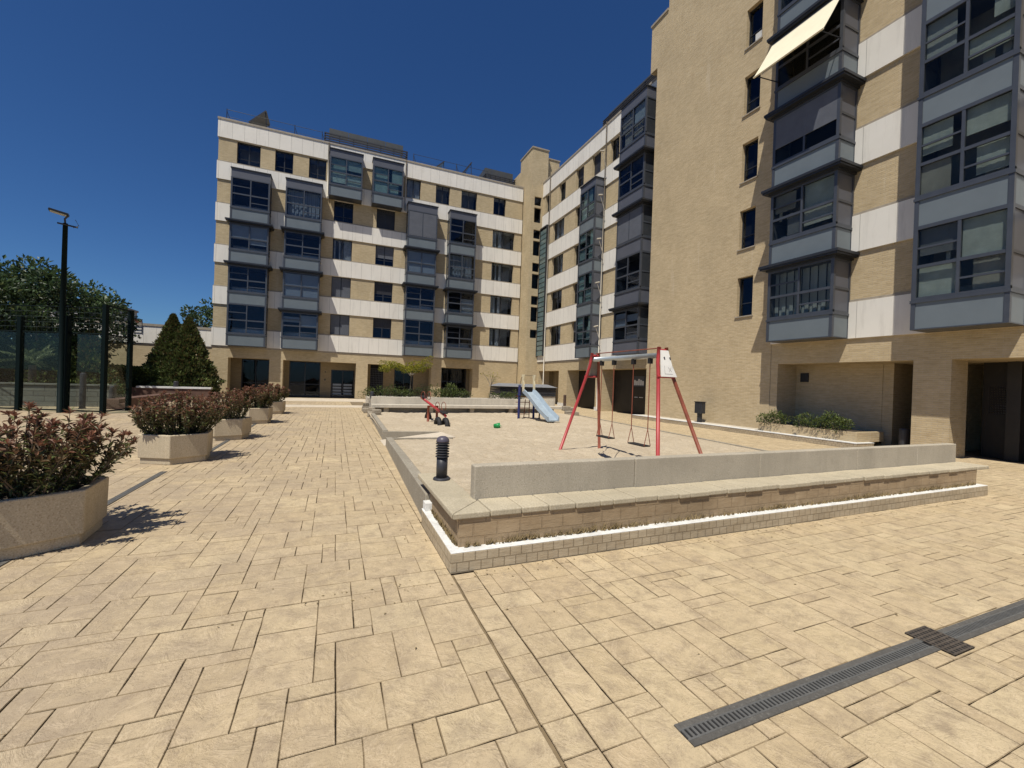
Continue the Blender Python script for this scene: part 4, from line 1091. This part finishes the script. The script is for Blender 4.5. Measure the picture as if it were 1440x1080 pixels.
plab = ['hexagonal exposed-aggregate planter nearest the camera at the left edge', 'hexagonal concrete planter second from the camera, holding the roundest red shrub', 'third hexagonal concrete planter, the middle one of the row', 'fourth hexagonal concrete planter, second farthest of the row', 'farthest hexagonal concrete planter, in front of the arcade']
blab = ['loose red-tipped shrub in the nearest planter at the left edge', 'dense rounded dark red shrub in the second planter from the camera', 'thin red and pink leaved shrub in the middle planter of the row', 'bushy brownish red shrub in the fourth planter of the row', 'reddish shrub with greener tips in the farthest planter']
bsp = [(1, 95, .80, .84, 42, .072), (2, 105, .76, .84, 46, .066), (3, 66, .70, .78, 40, .07), (4, 80, .78, .82, 42, .08), (5, 66, .74, .80, 40, .085)]
for k, (x, y, a) in enumerate(PL):
    o = pt if k == 0 else copy_tree(pt)
    place(o, (x, y, 0), R(a)); o['label'] = plab[k]
    t = thing('shrub', blab[k], 'shrub', (x, y, .47), 0, 'red-tipped shrubs in the planters')
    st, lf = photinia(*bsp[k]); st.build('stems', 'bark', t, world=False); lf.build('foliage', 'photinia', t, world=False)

# ------------------------------------------------------------------ playground
sw = thing('swing_set', 'two-seat swing set with red legs and a silver beam in the sand pit', 'swing set', (5.5, 7.4, .17))
ZS = .14
for (ya, yf, feet, faded) in ((8.22, 8.73, (4.94, 6.05), (0, 1)), (6.06, 5.60, (5.08, 6.26), (0, 1))):
    for fi, fx in enumerate(feet):
        sgn = -1 if fi == 0 else 1
        top = Vector((5.5+sgn*.085, ya, 2.46)); kn = Vector((5.5+sgn*.12, ya+(yf-ya)*.05, 2.18)); ft = Vector((fx, yf, ZS))
        q = MB(); kn2 = kn.lerp(ft, .10)+Vector((-sgn*.01, 0, 0))
        q.tube([top, kn.lerp(top, .4), kn, kn2, ft], .034, 12); q.build('leg', 'rust' if fi == 1 else 'red', sw, smooth=True)
    q = MB(); dY = (yf-ya)*.23
    q.tube([(5.5-.19, ya+dY, 1.92), (5.5+.19, ya+dY, 1.92)], .024, 8); q.tube([(5.42, ya, 2.40), (5.58, ya, 2.40)], .03, 8); q.build('crossbar', 'red', sw)
    q = MB(); yo = .045 if ya > 7 else -.045
    P = [(5.41, ya, 2.40), (5.59, ya, 2.40), (5.63, ya+(yf-ya)*.14, 2.13), (5.715, ya+(yf-ya)*.23, 1.92), (5.35, ya+(yf-ya)*.23, 1.92), (5.37, ya+(yf-ya)*.14, 2.13)]
    q.face([(x, y_+yo, z_) for x, y_, z_ in P])
    pn = q.build('side_panel', 'ivory' if ya < 7 else 'trim', sw); md = pn.modifiers.new('thick', 'SOLIDIFY'); md.thickness = .012; md.offset = 0
    if ya < 7:
        q = MB()
        def onp(x, t, e=.010): return Vector((x, ya+(yf-ya)*.235*t+yo-e, 2.41-.50*t))
        for x in (5.465, 5.595): q.face([onp(x-.016, .27), onp(x+.016, .25), onp(x+.022, .36), onp(x+.0, .37)])
        def line(a, b, wd_=.004):
            a, b = onp(*a), onp(*b); d = (b-a).normalized(); s_ = d.cross(Vector((0, 1, 0))).normalized()*wd_
            q.face([a-s_, a+s_, b+s_, b-s_])
        for a, b in (((5.45, .58), (5.44, .88)), ((5.44, .88), (5.62, .88)), ((5.53, .64), (5.60, .80)), ((5.60, .64), (5.54, .80)), ((5.62, .56), (5.64, .70))): line(a, b, .0022)
        q.build('panel_print', 'ink', pn)
q = MB(); q.tube([(5.5, 8.26, 2.315), (5.5, 6.02, 2.315)], .052, 16); q.build('beam', 'beam', sw, smooth=True)
q = MB(); q.tube([(5.5, 8.2, 2.45), (5.5, 6.1, 2.45)], .012, 6); q.build('rod', 'rust', sw)
for ys in ((7.95, 7.50), (6.86, 6.38)):
    q = MB(); yc = sum(ys)/2
    q.obox((5.5, yc, .60), (.085, 0, 0), (0, .235, 0), (0, 0, .014)); st_ = q.build('swing_seat', 'black', sw, bevel=.01)
    for yy in ys:
        q = MB(); z0_, ztop = .92, 2.20
        q.tube([(5.5, yy, z0_), (5.5, yy, ztop)], .009, 6); q.tube([(5.425, yy, .605), (5.5, yy, z0_)], .007, 6); q.tube([(5.575, yy, .605), (5.5, yy, z0_)], .007, 6)
        q.build('chain', 'rust', st_)
        q = MB(); q.box(5.46, 5.54, yy-.03, yy+.03, 2.17, 2.27); q.build('hanger', 'black', st_)
# seesaw
ss = thing('seesaw', 'red seesaw with ring handles tilted over black half tyres in the sand', 'seesaw', (3.3, 15.3, .17))
pA, pB = Vector((3.52, 14.15, .50)), Vector((3.13, 16.5, 1.02)); dr = (pB-pA)
q = MB(); q.tube([pA, pB], .05, 10); q.build('beam', 'red', ss, smooth=True)
for x in (-.16, .16):
    q = MB(); q.tube([(3.32+x, 15.3, .1), (3.32+x, 15.3, .78)], .045, 10); q.build('post', 'rust', ss, smooth=True)
q = MB(); q.tube([(3.12, 15.3, .74), (3.52, 15.3, .74)], .03, 8); q.build('axle', 'rust', ss)
for e, s_ in ((pA, 1), (pB, -1)):
    d = dr.normalized()*s_
    q = MB(); q.obox(e+d*.20+Vector((0, 0, .07)), (.10, .02, 0), d*.17, (0, 0, .018)); q.build('seat', 'black', ss, bevel=.01)
    for x in (-.11, .11):
        q = MB(); q.torus(e+d*.48+Vector((x, 0, .19)), (1, .3, 0), .155, .011, 20, 6); q.build('handle', 'rust', ss, smooth=True)
for (x, y) in ((3.50, 14.05), (3.30, 14.3), (3.42, 16.55)):
    q = MB(); q.torus((x, y, .18), (1, .1, 0), .20, .085, 20, 8); q.build('tyre', 'black', ss, smooth=True)
# slide
sl = thing('slide', 'small pale blue slide with cream handles and navy post in front of the far bench', 'slide', (7.6, 16, .17))
q = MB(); q.tube([(7.28, 16.5, .1), (7.28, 16.5, 1.62)], .055, 12); q.lathe([(.085, .14), (.085, .18)], (7.28, 16.5, 0), 12); q.lathe([(.085, 1.18), (.085, 1.24)], (7.28, 16.5, 0), 12); q.build('post', 'navy', sl, smooth=False)
q = MB(); q.tube([(8.10, 16.75, .1), (8.10, 16.75, 1.55)], .05, 12); q.build('post', 'navy', sl, smooth=True)
q = MB(); q.box(7.40, 8.04, 16.42, 16.9, 1.27, 1.31); q.build('platform', 'slate', sl)
P0, P1 = Vector((7.66, 16.42, 1.34)), Vector((7.98, 14.68, .30)); N = 16
q = MB(); ring = []
side = Vector((1, .12, 0)).normalized()
for k in range(N+1):
    t = k/N; p = P0.lerp(P1, t); p.z = .27+1.07*(1-t)**1.0*(1 if t < .8 else 1)+.05*math.sin(t*math.pi*2.2)*(1-t)
    if t > .84: p.z = .27+.17*(1-(t-.84)/.16)*.9+.02
    ring.append([p-side*.29+Vector((0, 0, .14)), p-side*.25+Vector((0, 0, .15)), p-side*.19, p+side*.19, p+side*.25+Vector((0, 0, .15)), p+side*.29+Vector((0, 0, .14)), p+side*.28+Vector((0, 0, -.05)), p-side*.28+Vector((0, 0, -.05))])
for k in range(N):
    for m in range(8): a, b = ring[k], ring[k+1]; q.face([a[m], a[(m+1) % 8], b[(m+1) % 8], b[m]])
q.face(ring[0]); q.face(ring[-1][::-1]); q.build('chute', 'slide', sl)
for s_ in (-1, 1):
    q = MB(); c_ = P0+side*s_*.27
    q.v = []; 
    for dx in (-.012, .012):
        for (yy, zz) in ((-.10, .05), (.06, .0), (.10, .5), (.16, .74), (-.16, .74), (-.10, .62), (-.04, .5), (-.12, .3)): q.v.append((c_.x+dx, c_.y+yy, c_.z+zz))
    q.f = [tuple(range(7, -1, -1)), tuple(range(8, 16))]+[(k, (k+1) % 8, 8+(k+1) % 8, 8+k) for k in range(8)]; q.c = [(.5,)*3]*10
    q.build('side_handle', 'cream', sl)
q = MB(); q.tube([(7.28, 16.5, 1.6), (7.36, 16.5, 1.95), (7.5, 16.45, 2.06), (8.0, 16.5, 2.04)], .012, 6); q.build('handrail', 'iron', sl)
q = MB()
for k in range(4): q.tube([(7.32, 16.95, .35+.26*k), (7.98, 16.95, .35+.26*k)], .016, 6)
q.tube([(7.98, 16.95, .12), (7.98, 16.95, 1.32)], .02, 6); q.tube([(7.7, 16.9, .12), (7.8, 17.0, 1.0)], .018, 6); q.build('ladder', 'rust', sl)
q = MB(); q.tube([(8.2, 16.4, .1), (8.1, 16.1, .95)], .03, 8); q.build('strut', 'slate', sl)
# toy bucket
tb = thing('toy_bucket', 'bright green toy bucket lying in the middle of the sand', 'toy', (5.03, 13.2, .17))
q = MB(); q.tube([(4.93, 13.2, .25), (5.13, 13.16, .27)], [.065, .095], 14); q.build('body', 'green_toy', tb, smooth=True)
q = MB(); q.torus((5.13, 13.14, .25), (.4, .2, 1), .10, .008, 16, 5, .55); q.build('handle', 'green_toy', tb)

# ------------------------------------------------------------------ raised bed plants
def limbs(mb, base, top, r0, n, spread, h, rr):
    mb.tube([base, Vector(base).lerp(Vector(top), .5)+rvec(rr)*.03, top], [r0, r0*.8, r0*.6], 7)
    ends = []
    for k in range(n):
        a = 6.283*k/n+rr.uniform(-.4, .4); e = Vector(top)+Vector((math.cos(a)*spread*rr.uniform(.6, 1.1), math.sin(a)*spread*rr.uniform(.6, 1.1), h*rr.uniform(.6, 1.1)))
        m = Vector(top).lerp(e, .5)+Vector((0, 0, h*.15)); mb.tube([top, m, e], [r0*.6, r0*.4, r0*.15], 5); ends += [m, e]
    return ends
r_ = random.Random(31)
t = thing('tree', 'slender young tree with flat yellow-green crown in the raised bed', 'tree', (3.62, 22.5, .6))
tk = MB(); ends = limbs(tk, (3.60, 22.5, .5), (3.68, 22.5, 1.85), .045, 7, 1.0, .62, r_); tk.build('trunk', 'bark_l', t, smooth=True)
lf = MB(); cs = [(Vector((e.x, e.y, e.z)), r_.uniform(.16, .32)) for e in ends]
for k in range(26): cs.append((Vector((3.3+r_.uniform(-1.15, 1.1), 22.5+r_.uniform(-.9, .9), 2.28+r_.uniform(-.15, .28))), r_.uniform(.14, .30)))
for k in range(5): cs.append((Vector((4.05+.13*k, 22.4+r_.uniform(-.3, .3), 2.45+.10*k)), .17))
blob_leaves(lf, cs, 260, .09, r_, 0, 1, .55, .1); lf.build('crown', 'yellowleaf', t)
t = thing('tree', 'thin bare young tree with a few pink leaves left of the slide', 'tree', (8.3, 23, .6))
tk = MB(); ends = limbs(tk, (8.3, 23, .5), (8.32, 23, 1.5), .03, 6, .75, .75, r_); tk.build('trunk', 'bark_l', t, smooth=True)
lf = MB(); blob_leaves(lf, [(e, .12) for e in ends], 90, .09, r_, 0, 1); lf.build('crown', 'yellowleaf', t)
def shrub(label, c_, rx, ry, h, seed, mat='shrubleaf', per=70, ls=.09, dens=10, name='shrub', grp=None):
    rr = random.Random(seed); t = thing(name, label, 'shrub', c_, 0, grp)
    st = MB(); lf = MB(); cs = []
    for k in range(dens):
        a = rr.uniform(0, 6.283); q_ = math.sqrt(rr.random()); p = Vector((c_[0]+math.cos(a)*q_*rx, c_[1]+math.sin(a)*q_*ry, c_[2]+h*(1-.5*q_*q_)*rr.uniform(.45, .95)))
        st.tube([(c_[0]+math.cos(a)*q_*rx*.3, c_[1]+math.sin(a)*q_*ry*.3, c_[2]), p], [.012, .005], 4); cs.append((p, rr.uniform(.10, .2)*min(1.6, max(.7, h/.5))))
    blob_leaves(lf, cs, per, ls, rr, 0, 1, .85, .3)
    st.build('stems', 'bark', t); lf.build('foliage', mat, t); return t
shrub('low spreading dark green juniper at the left end of the raised bed', (2.55, 22.3, .6), 1.35, .9, .75, 1, 'shrubleaf', 260, .075, 40)
shrub('open grey-green shrub right of the yellow-green tree', (4.55, 22.2, .6), .65, .6, .95, 2, 'shrubleaf', 150, .08, 14)
shrub('dense olive shrub in the middle of the raised bed', (5.85, 22.2, .6), .85, .7, .85, 3, 'shrubleaf', 220, .09, 22)
shrub('low dark green shrub in the raised bed, left of the slide', (8.55, 22.2, .6), .75, .5, .58, 4, 'shrubleaf', 220, .085, 18)
shrub('small green shrub in the raised bed, directly behind the slide post', (9.5, 22.3, .6), .6, .5, .6, 5, 'shrubleaf', 220, .085, 14)
shrub('low green ivy spilling over the far left end of the brick planter', (15.5, 11.0, .42), .20, .55, .55, 6, 'shrubleaf', 340, .075, 20, 'shrub', 'shrubs in the brick planter')
shrub('thin upright green shrub in the middle of the brick planter', (15.55, 9.8, .43), .2, .42, .55, 7, 'shrubleaf', 320, .075, 14, 'shrub', 'shrubs in the brick planter')
shrub('bushy green shrub at the near right end of the brick planter', (15.55, 8.85, .43), .22, .58, .66, 8, 'shrubleaf', 340, .075, 22, 'shrub', 'shrubs in the brick planter')

# ------------------------------------------------------------------ padel court, lamp and garden on the left
ct = thing('court_enclosure', 'dark green glazed sports court enclosure at the left edge', 'court fence', (-8.05, 20.67, 0))
c0, c1 = Vector((-8.05, 20.67, 0)), Vector((-7.86, 22.25, 0)); dl = Vector((-.921, .388, 0))
posts = [(c1, 4.15, .07), (c0, 4.12, .07), (c0+dl*1.42, 3.65, .075), (c0+dl*3.2, 3.55, .075), (c0+dl*5.2, 3.55, .075), (c0+dl*7.2, 3.55, .075)]
for (p, h, s_) in posts:
    q = MB(); q.obox(p+Vector((0, 0, h/2)), dl*s_, Vector((-dl.y, dl.x, 0))*s_, (0, 0, h/2)); q.build('post', 'court', ct)
q = MB(); far = c0+dl*7.2
for z_ in (3.0, 3.98): q.tube([c0+Vector((0, 0, z_)), far+Vector((0, 0, z_))], .032 if z_ == 3.0 else .02, 6)
for z_ in (3.0, 4.10, .08): q.tube([c0+Vector((0, 0, z_)), c1+Vector((0, 0, z_))], .03, 6)
q.tube([c0+Vector((0, 0, .08)), far+Vector((0, 0, .08))], .03, 6); q.build('rail', 'court', ct)
q = MB()
for k in range(1, 6): z_ = 3.0+1.1*k/6; q.tube([c0+Vector((0, 0, z_)), c1+Vector((0, 0, z_))], .006, 4)
for k in range(1, 8): p = c0.lerp(c1, k/8); q.tube([p+Vector((0, 0, 3.0)), p+Vector((0, 0, 4.1))], .006, 4)
for k in range(1, 36): p = c0.lerp(far, k/36); q.tube([p+Vector((0, 0, 3.0)), p+Vector((0, 0, 3.98))], .005, 4)
for k in range(1, 5): z_ = 3.0+.98*k/5; q.tube([c0+Vector((0, 0, z_)), far+Vector((0, 0, z_))], .005, 4)
q.build('wire_mesh', 'wire', ct)
seq = [c1, c0, c0+dl*1.42, c0+dl*3.2, c0+dl*5.2, c0+dl*7.2]
for a, b in zip(seq[:-1], seq[1:]):
    q = MB(); d = (b-a).normalized(); q.obox((a+b)/2+Vector((0, 0, 1.55)), (b-a)/2-d*.09, Vector((-d.y, d.x, 0))*.006, (0, 0, 1.42)); q.build('glass_pane', 'glass_c', ct)
lp = thing('floodlight_mast', 'tall dark floodlight mast with flat lamp head beside the court', 'lamp post', (-9.35, 21.15, 0))
q = MB(); q.tube([(-9.42, 21.0, 0), (-9.42, 21.0, 3.6), (-9.42, 21.0, 7.05)], [.085, .085, .07], 12); q.build('pole', 'court', lp, smooth=True)
q = MB(); q.tube([(-9.42, 21.0, 7.0), (-9.42, 20.95, 7.2), (-9.30, 20.9, 7.32)], .03, 8); q.tube([(-9.1, 20.9, 7.2), (-9.0, 20.9, 7.0), (-9.15, 20.9, 6.9)], .012, 6); q.tube([(-9.62, 20.95, 7.02), (-9.05, 20.95, 6.94)], .03, 8); q.build('bracket', 'metal_d', lp)
q = MB(); q.obox((-9.54, 20.85, 7.38), Vector((.23, .10, -.035)), Vector((-.08, .22, .02)), Vector((.01, 0, .035))); hd = q.build('lamp_head', 'metal_d', lp, bevel=.01)
q = MB(); q.obox((-9.55, 20.84, 7.335), Vector((.19, .09, -.03)), Vector((-.07, .18, .017)), Vector((.002, 0, .006))); q.build('lamp_face', 'led', hd)

sw_ = thing('stone_wall', 'low grey stone wall behind the court glass', 'garden wall', (-13, 24.5, 0))
q = MB(); q.box(-22, -9.15, 24.3, 24.7, 0, .92); q.build('body', 'stonewall', sw_)
q = MB(); q.box(-22, -9.1, 24.25, 24.75, .92, .98); q.build('coping', 'stonewall', sw_)
for (x, yy, h, l) in ((-8.9, 23.6, .95, 'dark upright bollard seen through the court glass, in front of the stone wall'), (-9.7, 23.2, 1.5, 'tall dark bollard just right of the floodlight mast')):
    short_post(l, (x, yy, 0), h, .10, 'bollard')
lw = thing('garden_wall', 'low reddish garden wall with white coping in front of the cypresses', 'garden wall', (-9, 30.5, 0))
q = MB(); q.box(-10.8, -6.9, 30.4, 30.7, 0, .68); q.box(-8.95, -8.4, 22.9, 30.4, 0, .42); q.box(-8.35, -8.1, 22.7, 23.2, 0, .25); q.build('body', 'redwall', lw)
q = MB(); q.box(-10.4, -6.85, 30.35, 30.75, .68, .78); q.build('coping', 'white', lw)
short_post('small dark lantern post on the white-topped garden wall', (-8.6, 30.5, .78), .32, .12, 'bollard')

def conifer(name, label, c_, rad, h, seed, mat='cypressleaf', n=5200, ls=.15, grp=None):
    rr = random.Random(seed); t = thing(name, label, 'tree', c_, 0, grp); lf = MB(); tk = MB()
    tk.tube([c_, (c_[0], c_[1], c_[2]+h*.9)], [.12, .03], 8)
    for k in range(6): tk.lathe([(rad*.48*(1-(.05+.15*k))**.92, c_[2]+h*(.03+.15*k)), (rad*.48*max(.02, 1-(.2+.15*k))**.92, c_[2]+h*(.03+.15*(k+1)))], (c_[0], c_[1], 0), 10) if k < 5 else None
    lob = [(rr.uniform(0, 6.283), rr.uniform(0, 1), rr.uniform(.7, 1.15)) for _ in range(60)]
    for k in range(n):
        zf = rr.random()**1.35; a = rr.uniform(0, 6.283)
        prof = (1-zf)**.92*(.75+.25*min(1, zf*6))*1.08
        bump = 1+.24*noise.noise(Vector((math.cos(a)*2.2, math.sin(a)*2.2, zf*9+seed)))+.26*noise.noise(Vector((math.cos(a)*5, math.sin(a)*5, zf*22)))
        ro = rad*prof*bump*(.80+.22*rr.random()); p = Vector((c_[0]+math.cos(a)*ro, c_[1]+math.sin(a)*ro, c_[2]+.05+zf*h))
        d = Vector((math.cos(a)*.6, math.sin(a)*.6, .9))+rvec(rr)*.6
        dep = (bump-.78)*2.0+rr.uniform(-.2, .2)  # bulges tinted lighter, hollows darker: lit clumps painted into the leaf colour
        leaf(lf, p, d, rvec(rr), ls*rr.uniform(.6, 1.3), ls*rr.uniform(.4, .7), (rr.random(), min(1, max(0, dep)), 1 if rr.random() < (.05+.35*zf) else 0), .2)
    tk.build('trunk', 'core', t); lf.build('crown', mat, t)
conifer('cypress_tree', 'left one of two conical dark cypresses, the taller', (-9.55, 33.0, 0), 1.75, 5.15, 3, n=15000, ls=.17)
conifer('cypress_tree', 'right one of two conical dark cypresses, beside the building corner', (-8.65, 32.7, 0), 1.85, 5.0, 8, n=15000, ls=.17)
conifer('cypress_tree', 'broad olive conifer seen through the court corner glass', (-11.9, 29, 0), 1.35, 3.5, 12, 'cypressleaf', 8000, .18)
def hedge(label, x0, x1, y0, y1, h, n, seed, ls):
    hg = thing('hedge', label, 'hedge', ((x0+x1)/2, (y0+y1)/2, 0)); lf = MB(); rr = random.Random(seed)
    for k in range(n):
        p = Vector((rr.uniform(x0, x1), rr.choice((y0, y0, rr.uniform(y0, y1))), 0)); top = h+.12*noise.noise(Vector((p.x*1.3, 0, seed)))+.10*noise.noise(Vector((p.x*4, p.y*3, seed)))
        p.z = rr.uniform(.1, top) if p.y < y0+.1 else top
        p += rvec(rr)*.08; leaf(lf, p, rvec(rr)+Vector((0, -.4, .5)), rvec(rr), ls, ls*.65, (rr.random(), max(0, min(1, p.z/h-.3+rr.uniform(-.2, .2))), 0))
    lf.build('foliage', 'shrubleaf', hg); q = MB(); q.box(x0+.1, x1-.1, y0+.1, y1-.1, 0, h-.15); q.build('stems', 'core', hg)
hedge('dark clipped hedge between the court and the cypresses', -14.0, -9.4, 31.6, 32.8, 1.75, 8000, 77, .17)
hedge('tall dark hedge behind the trees at the far left', -34, -14.2, 35.5, 37, 3.0, 9000, 78, .30)

def big_tree(label, c_, rad, zlo, zhi, seed, n=46, per=26, ls=.34, mat='treeleaf', sparse=1.0):
    rr = random.Random(seed); t = thing('tree', label, 'tree', c_, 0)
    tk = MB(); zc = (zlo+zhi)/2
    ends = limbs(tk, c_, (c_[0]+.1, c_[1], zlo+.4), .2, 7, rad*.6, (zhi-zlo)*.45, rr); tk.build('trunk', 'bark', t, smooth=True)
    lf = MB(); cs = [(e, rad*.2) for e in ends]
    for k in range(n):
        v = rvec(rr); q_ = .45+.55*rr.random()**.5
        cs.append((Vector((c_[0]+v.x*rad*q_, c_[1]+v.y*rad*q_, zc+v.z*(zhi-zlo)*.5*q_)), rad*rr.uniform(.14, .26)))
    for (p, r0_) in cs:
        for j in range(int(per*sparse*(r0_/.6)**2)+8):
            v = rvec(rr); pp = p+Vector((v.x, v.y, v.z*.8))*r0_*(.4+.65*rr.random())
            sh = min(1, max(0, .45+.55*v.z+rr.uniform(-.2, .2)))  # lit clump tops and dim undersides painted into the leaf tint
            leaf(lf, pp, v+rvec(rr)*.8+Vector((0, 0, .1)), rvec(rr), ls*rr.uniform(.6, 1.2), ls*rr.uniform(.4, .65), (rr.random(), sh, 1 if rr.random() < .1 else 0))
    lf.build('crown', mat, t)
big_tree('broad dark green tree behind the court, right of the floodlight mast', (-14.5, 30.5, 0), 3.4, 1.2, 7.15, 4, 130, 70, .25)
big_tree('tall dark green tree behind the court, left of the floodlight mast', (-19.2, 31.0, 0), 3.9, 1.4, 7.3, 5, 120, 60, .27)
big_tree('dark tree at the far left edge behind the court', (-23.3, 33, 0), 4.3, 1.8, 8.0, 6, 90, 50, .30)
big_tree('sparse tree showing above the low wing roof at the building corner', (-11.0, 48, 0), 2.6, 4.2, 8.2, 7, 34, 30, .34)
shrub('leafy green shrubs behind the stone wall, right of the palm', (-12.0, 26.5, 0), 1.6, .8, 1.9, 41, 'shrubleaf', 60, .14, 34)
shrub('tall leafy shrubs behind the stone wall at the far left', (-18.0, 27.5, 0), 2.2, .9, 1.9, 42, 'shrubleaf', 60, .15, 34)
shrub('dark shrubs behind the stone wall at the court corner', (-10.1, 26.0, 0), .9, .6, 1.5, 43, 'treeleaf', 60, .13, 26)
pa = thing('palm_tree', 'short pale-fronded palm seen through the court glass', 'palm', (-12.72, 26.2, 0))
q = MB(); q.tube([(-12.72, 26.2, 0), (-12.72, 26.2, 1.75)], [.16, .12], 10); q.build('trunk', 'bark', pa)
lf = MB(); rr = random.Random(6)
for k in range(26):
    a = rr.uniform(0, 6.283); el = rr.uniform(-.2, 1.2); L_ = rr.uniform(.9, 1.25); base = Vector((-12.72, 26.2, 1.8)); d = Vector((math.cos(a)*math.cos(el), math.sin(a)*math.cos(el), math.sin(el)))
    pv = base
    for j in range(9):
        p = base+d*L_*(j+1)/9-Vector((0, 0, .35*((j+1)/9)**2)); sd_ = d.cross(Vector((0, 0, 1))).normalized()
        for s_ in (-1, 1): leaf(lf, p, (sd_*s_*.8+d), Vector((0, 0, 1)), .34, .04, (rr.random(), rr.random(), 0))
lf.build('fronds', 'palmleaf', pa)

# distant buildings glimpsed past the court
fd = thing('apartment_building', 'pale grey distant block glimpsed through the court corner', 'building', (-30, 80, 0))
q = MB(); q.box(-40, -31.0, 80, 90, 0, 11.2); q.box(-34.2, -31.0, 79.5, 80, 0, 8.5); q.build('wall', 'farwall', fd)
for k in range(3):
    for x in (-39, -36.5, -33.6, -32.4): q = MB(); q.box(x, x+1.2, 79.42, 79.49, 3+3*k, 4.5+3*k); q.build('window', 'frame', fd)
q = MB(); q.box(-40.2, -30.8, 79.4, 90, 11.2, 11.5); q.build('roof', 'trim', fd)
ch = thing('chimney_stack', 'red brick chimney stack rising beyond the low wing roof', 'chimney', (-26, 75, 0))
q = MB(); q.box(-26.3, -25.6, 75, 76, 0, 8.7); q.build('shaft', 'farbrick', ch); q = MB(); q.box(-26.35, -25.55, 74.9, 76.1, 8.7, 8.85); q.box(-26.3, -26.05, 75.2, 75.6, 8.85, 9.2); q.build('cap', 'metal_d', ch)

# small litter: dry leaves and grit blown against edges
q = MB(); rl_ = random.Random(51)
for k in range(420):
    m_ = rl_.random()
    if m_ < .35: x, y = rl_.uniform(-.2, 10.5), 3.62-abs(rl_.gauss(0, .12))
    elif m_ < .6: c_ = rl_.choice(PL); a = rl_.uniform(0, 6.28); d_ = .60+abs(rl_.gauss(0, .25)); x, y = c_[0]+math.cos(a)*d_, c_[1]+math.sin(a)*d_
    elif m_ < .8: x, y = 1.0-abs(rl_.gauss(0, .10)), rl_.uniform(4, 16)
    else: x, y = rl_.uniform(-5, 9), rl_.uniform(.9, 8)
    if x > 1.0 and y > 3.64: continue
    a = rl_.uniform(0, 6.28); d_ = Vector((math.cos(a), math.sin(a), rl_.uniform(0, .25))); leaf(q, Vector((x, y, .004)), d_, Vector((0, 0, 1)), rl_.uniform(.012, .035), rl_.uniform(.008, .016), None)
o = q.build('fallen_leaves', 'dryweed', kind='stuff'); props(o, 'dry fallen leaves scattered over the paving and against the plinth', 'leaf litter')
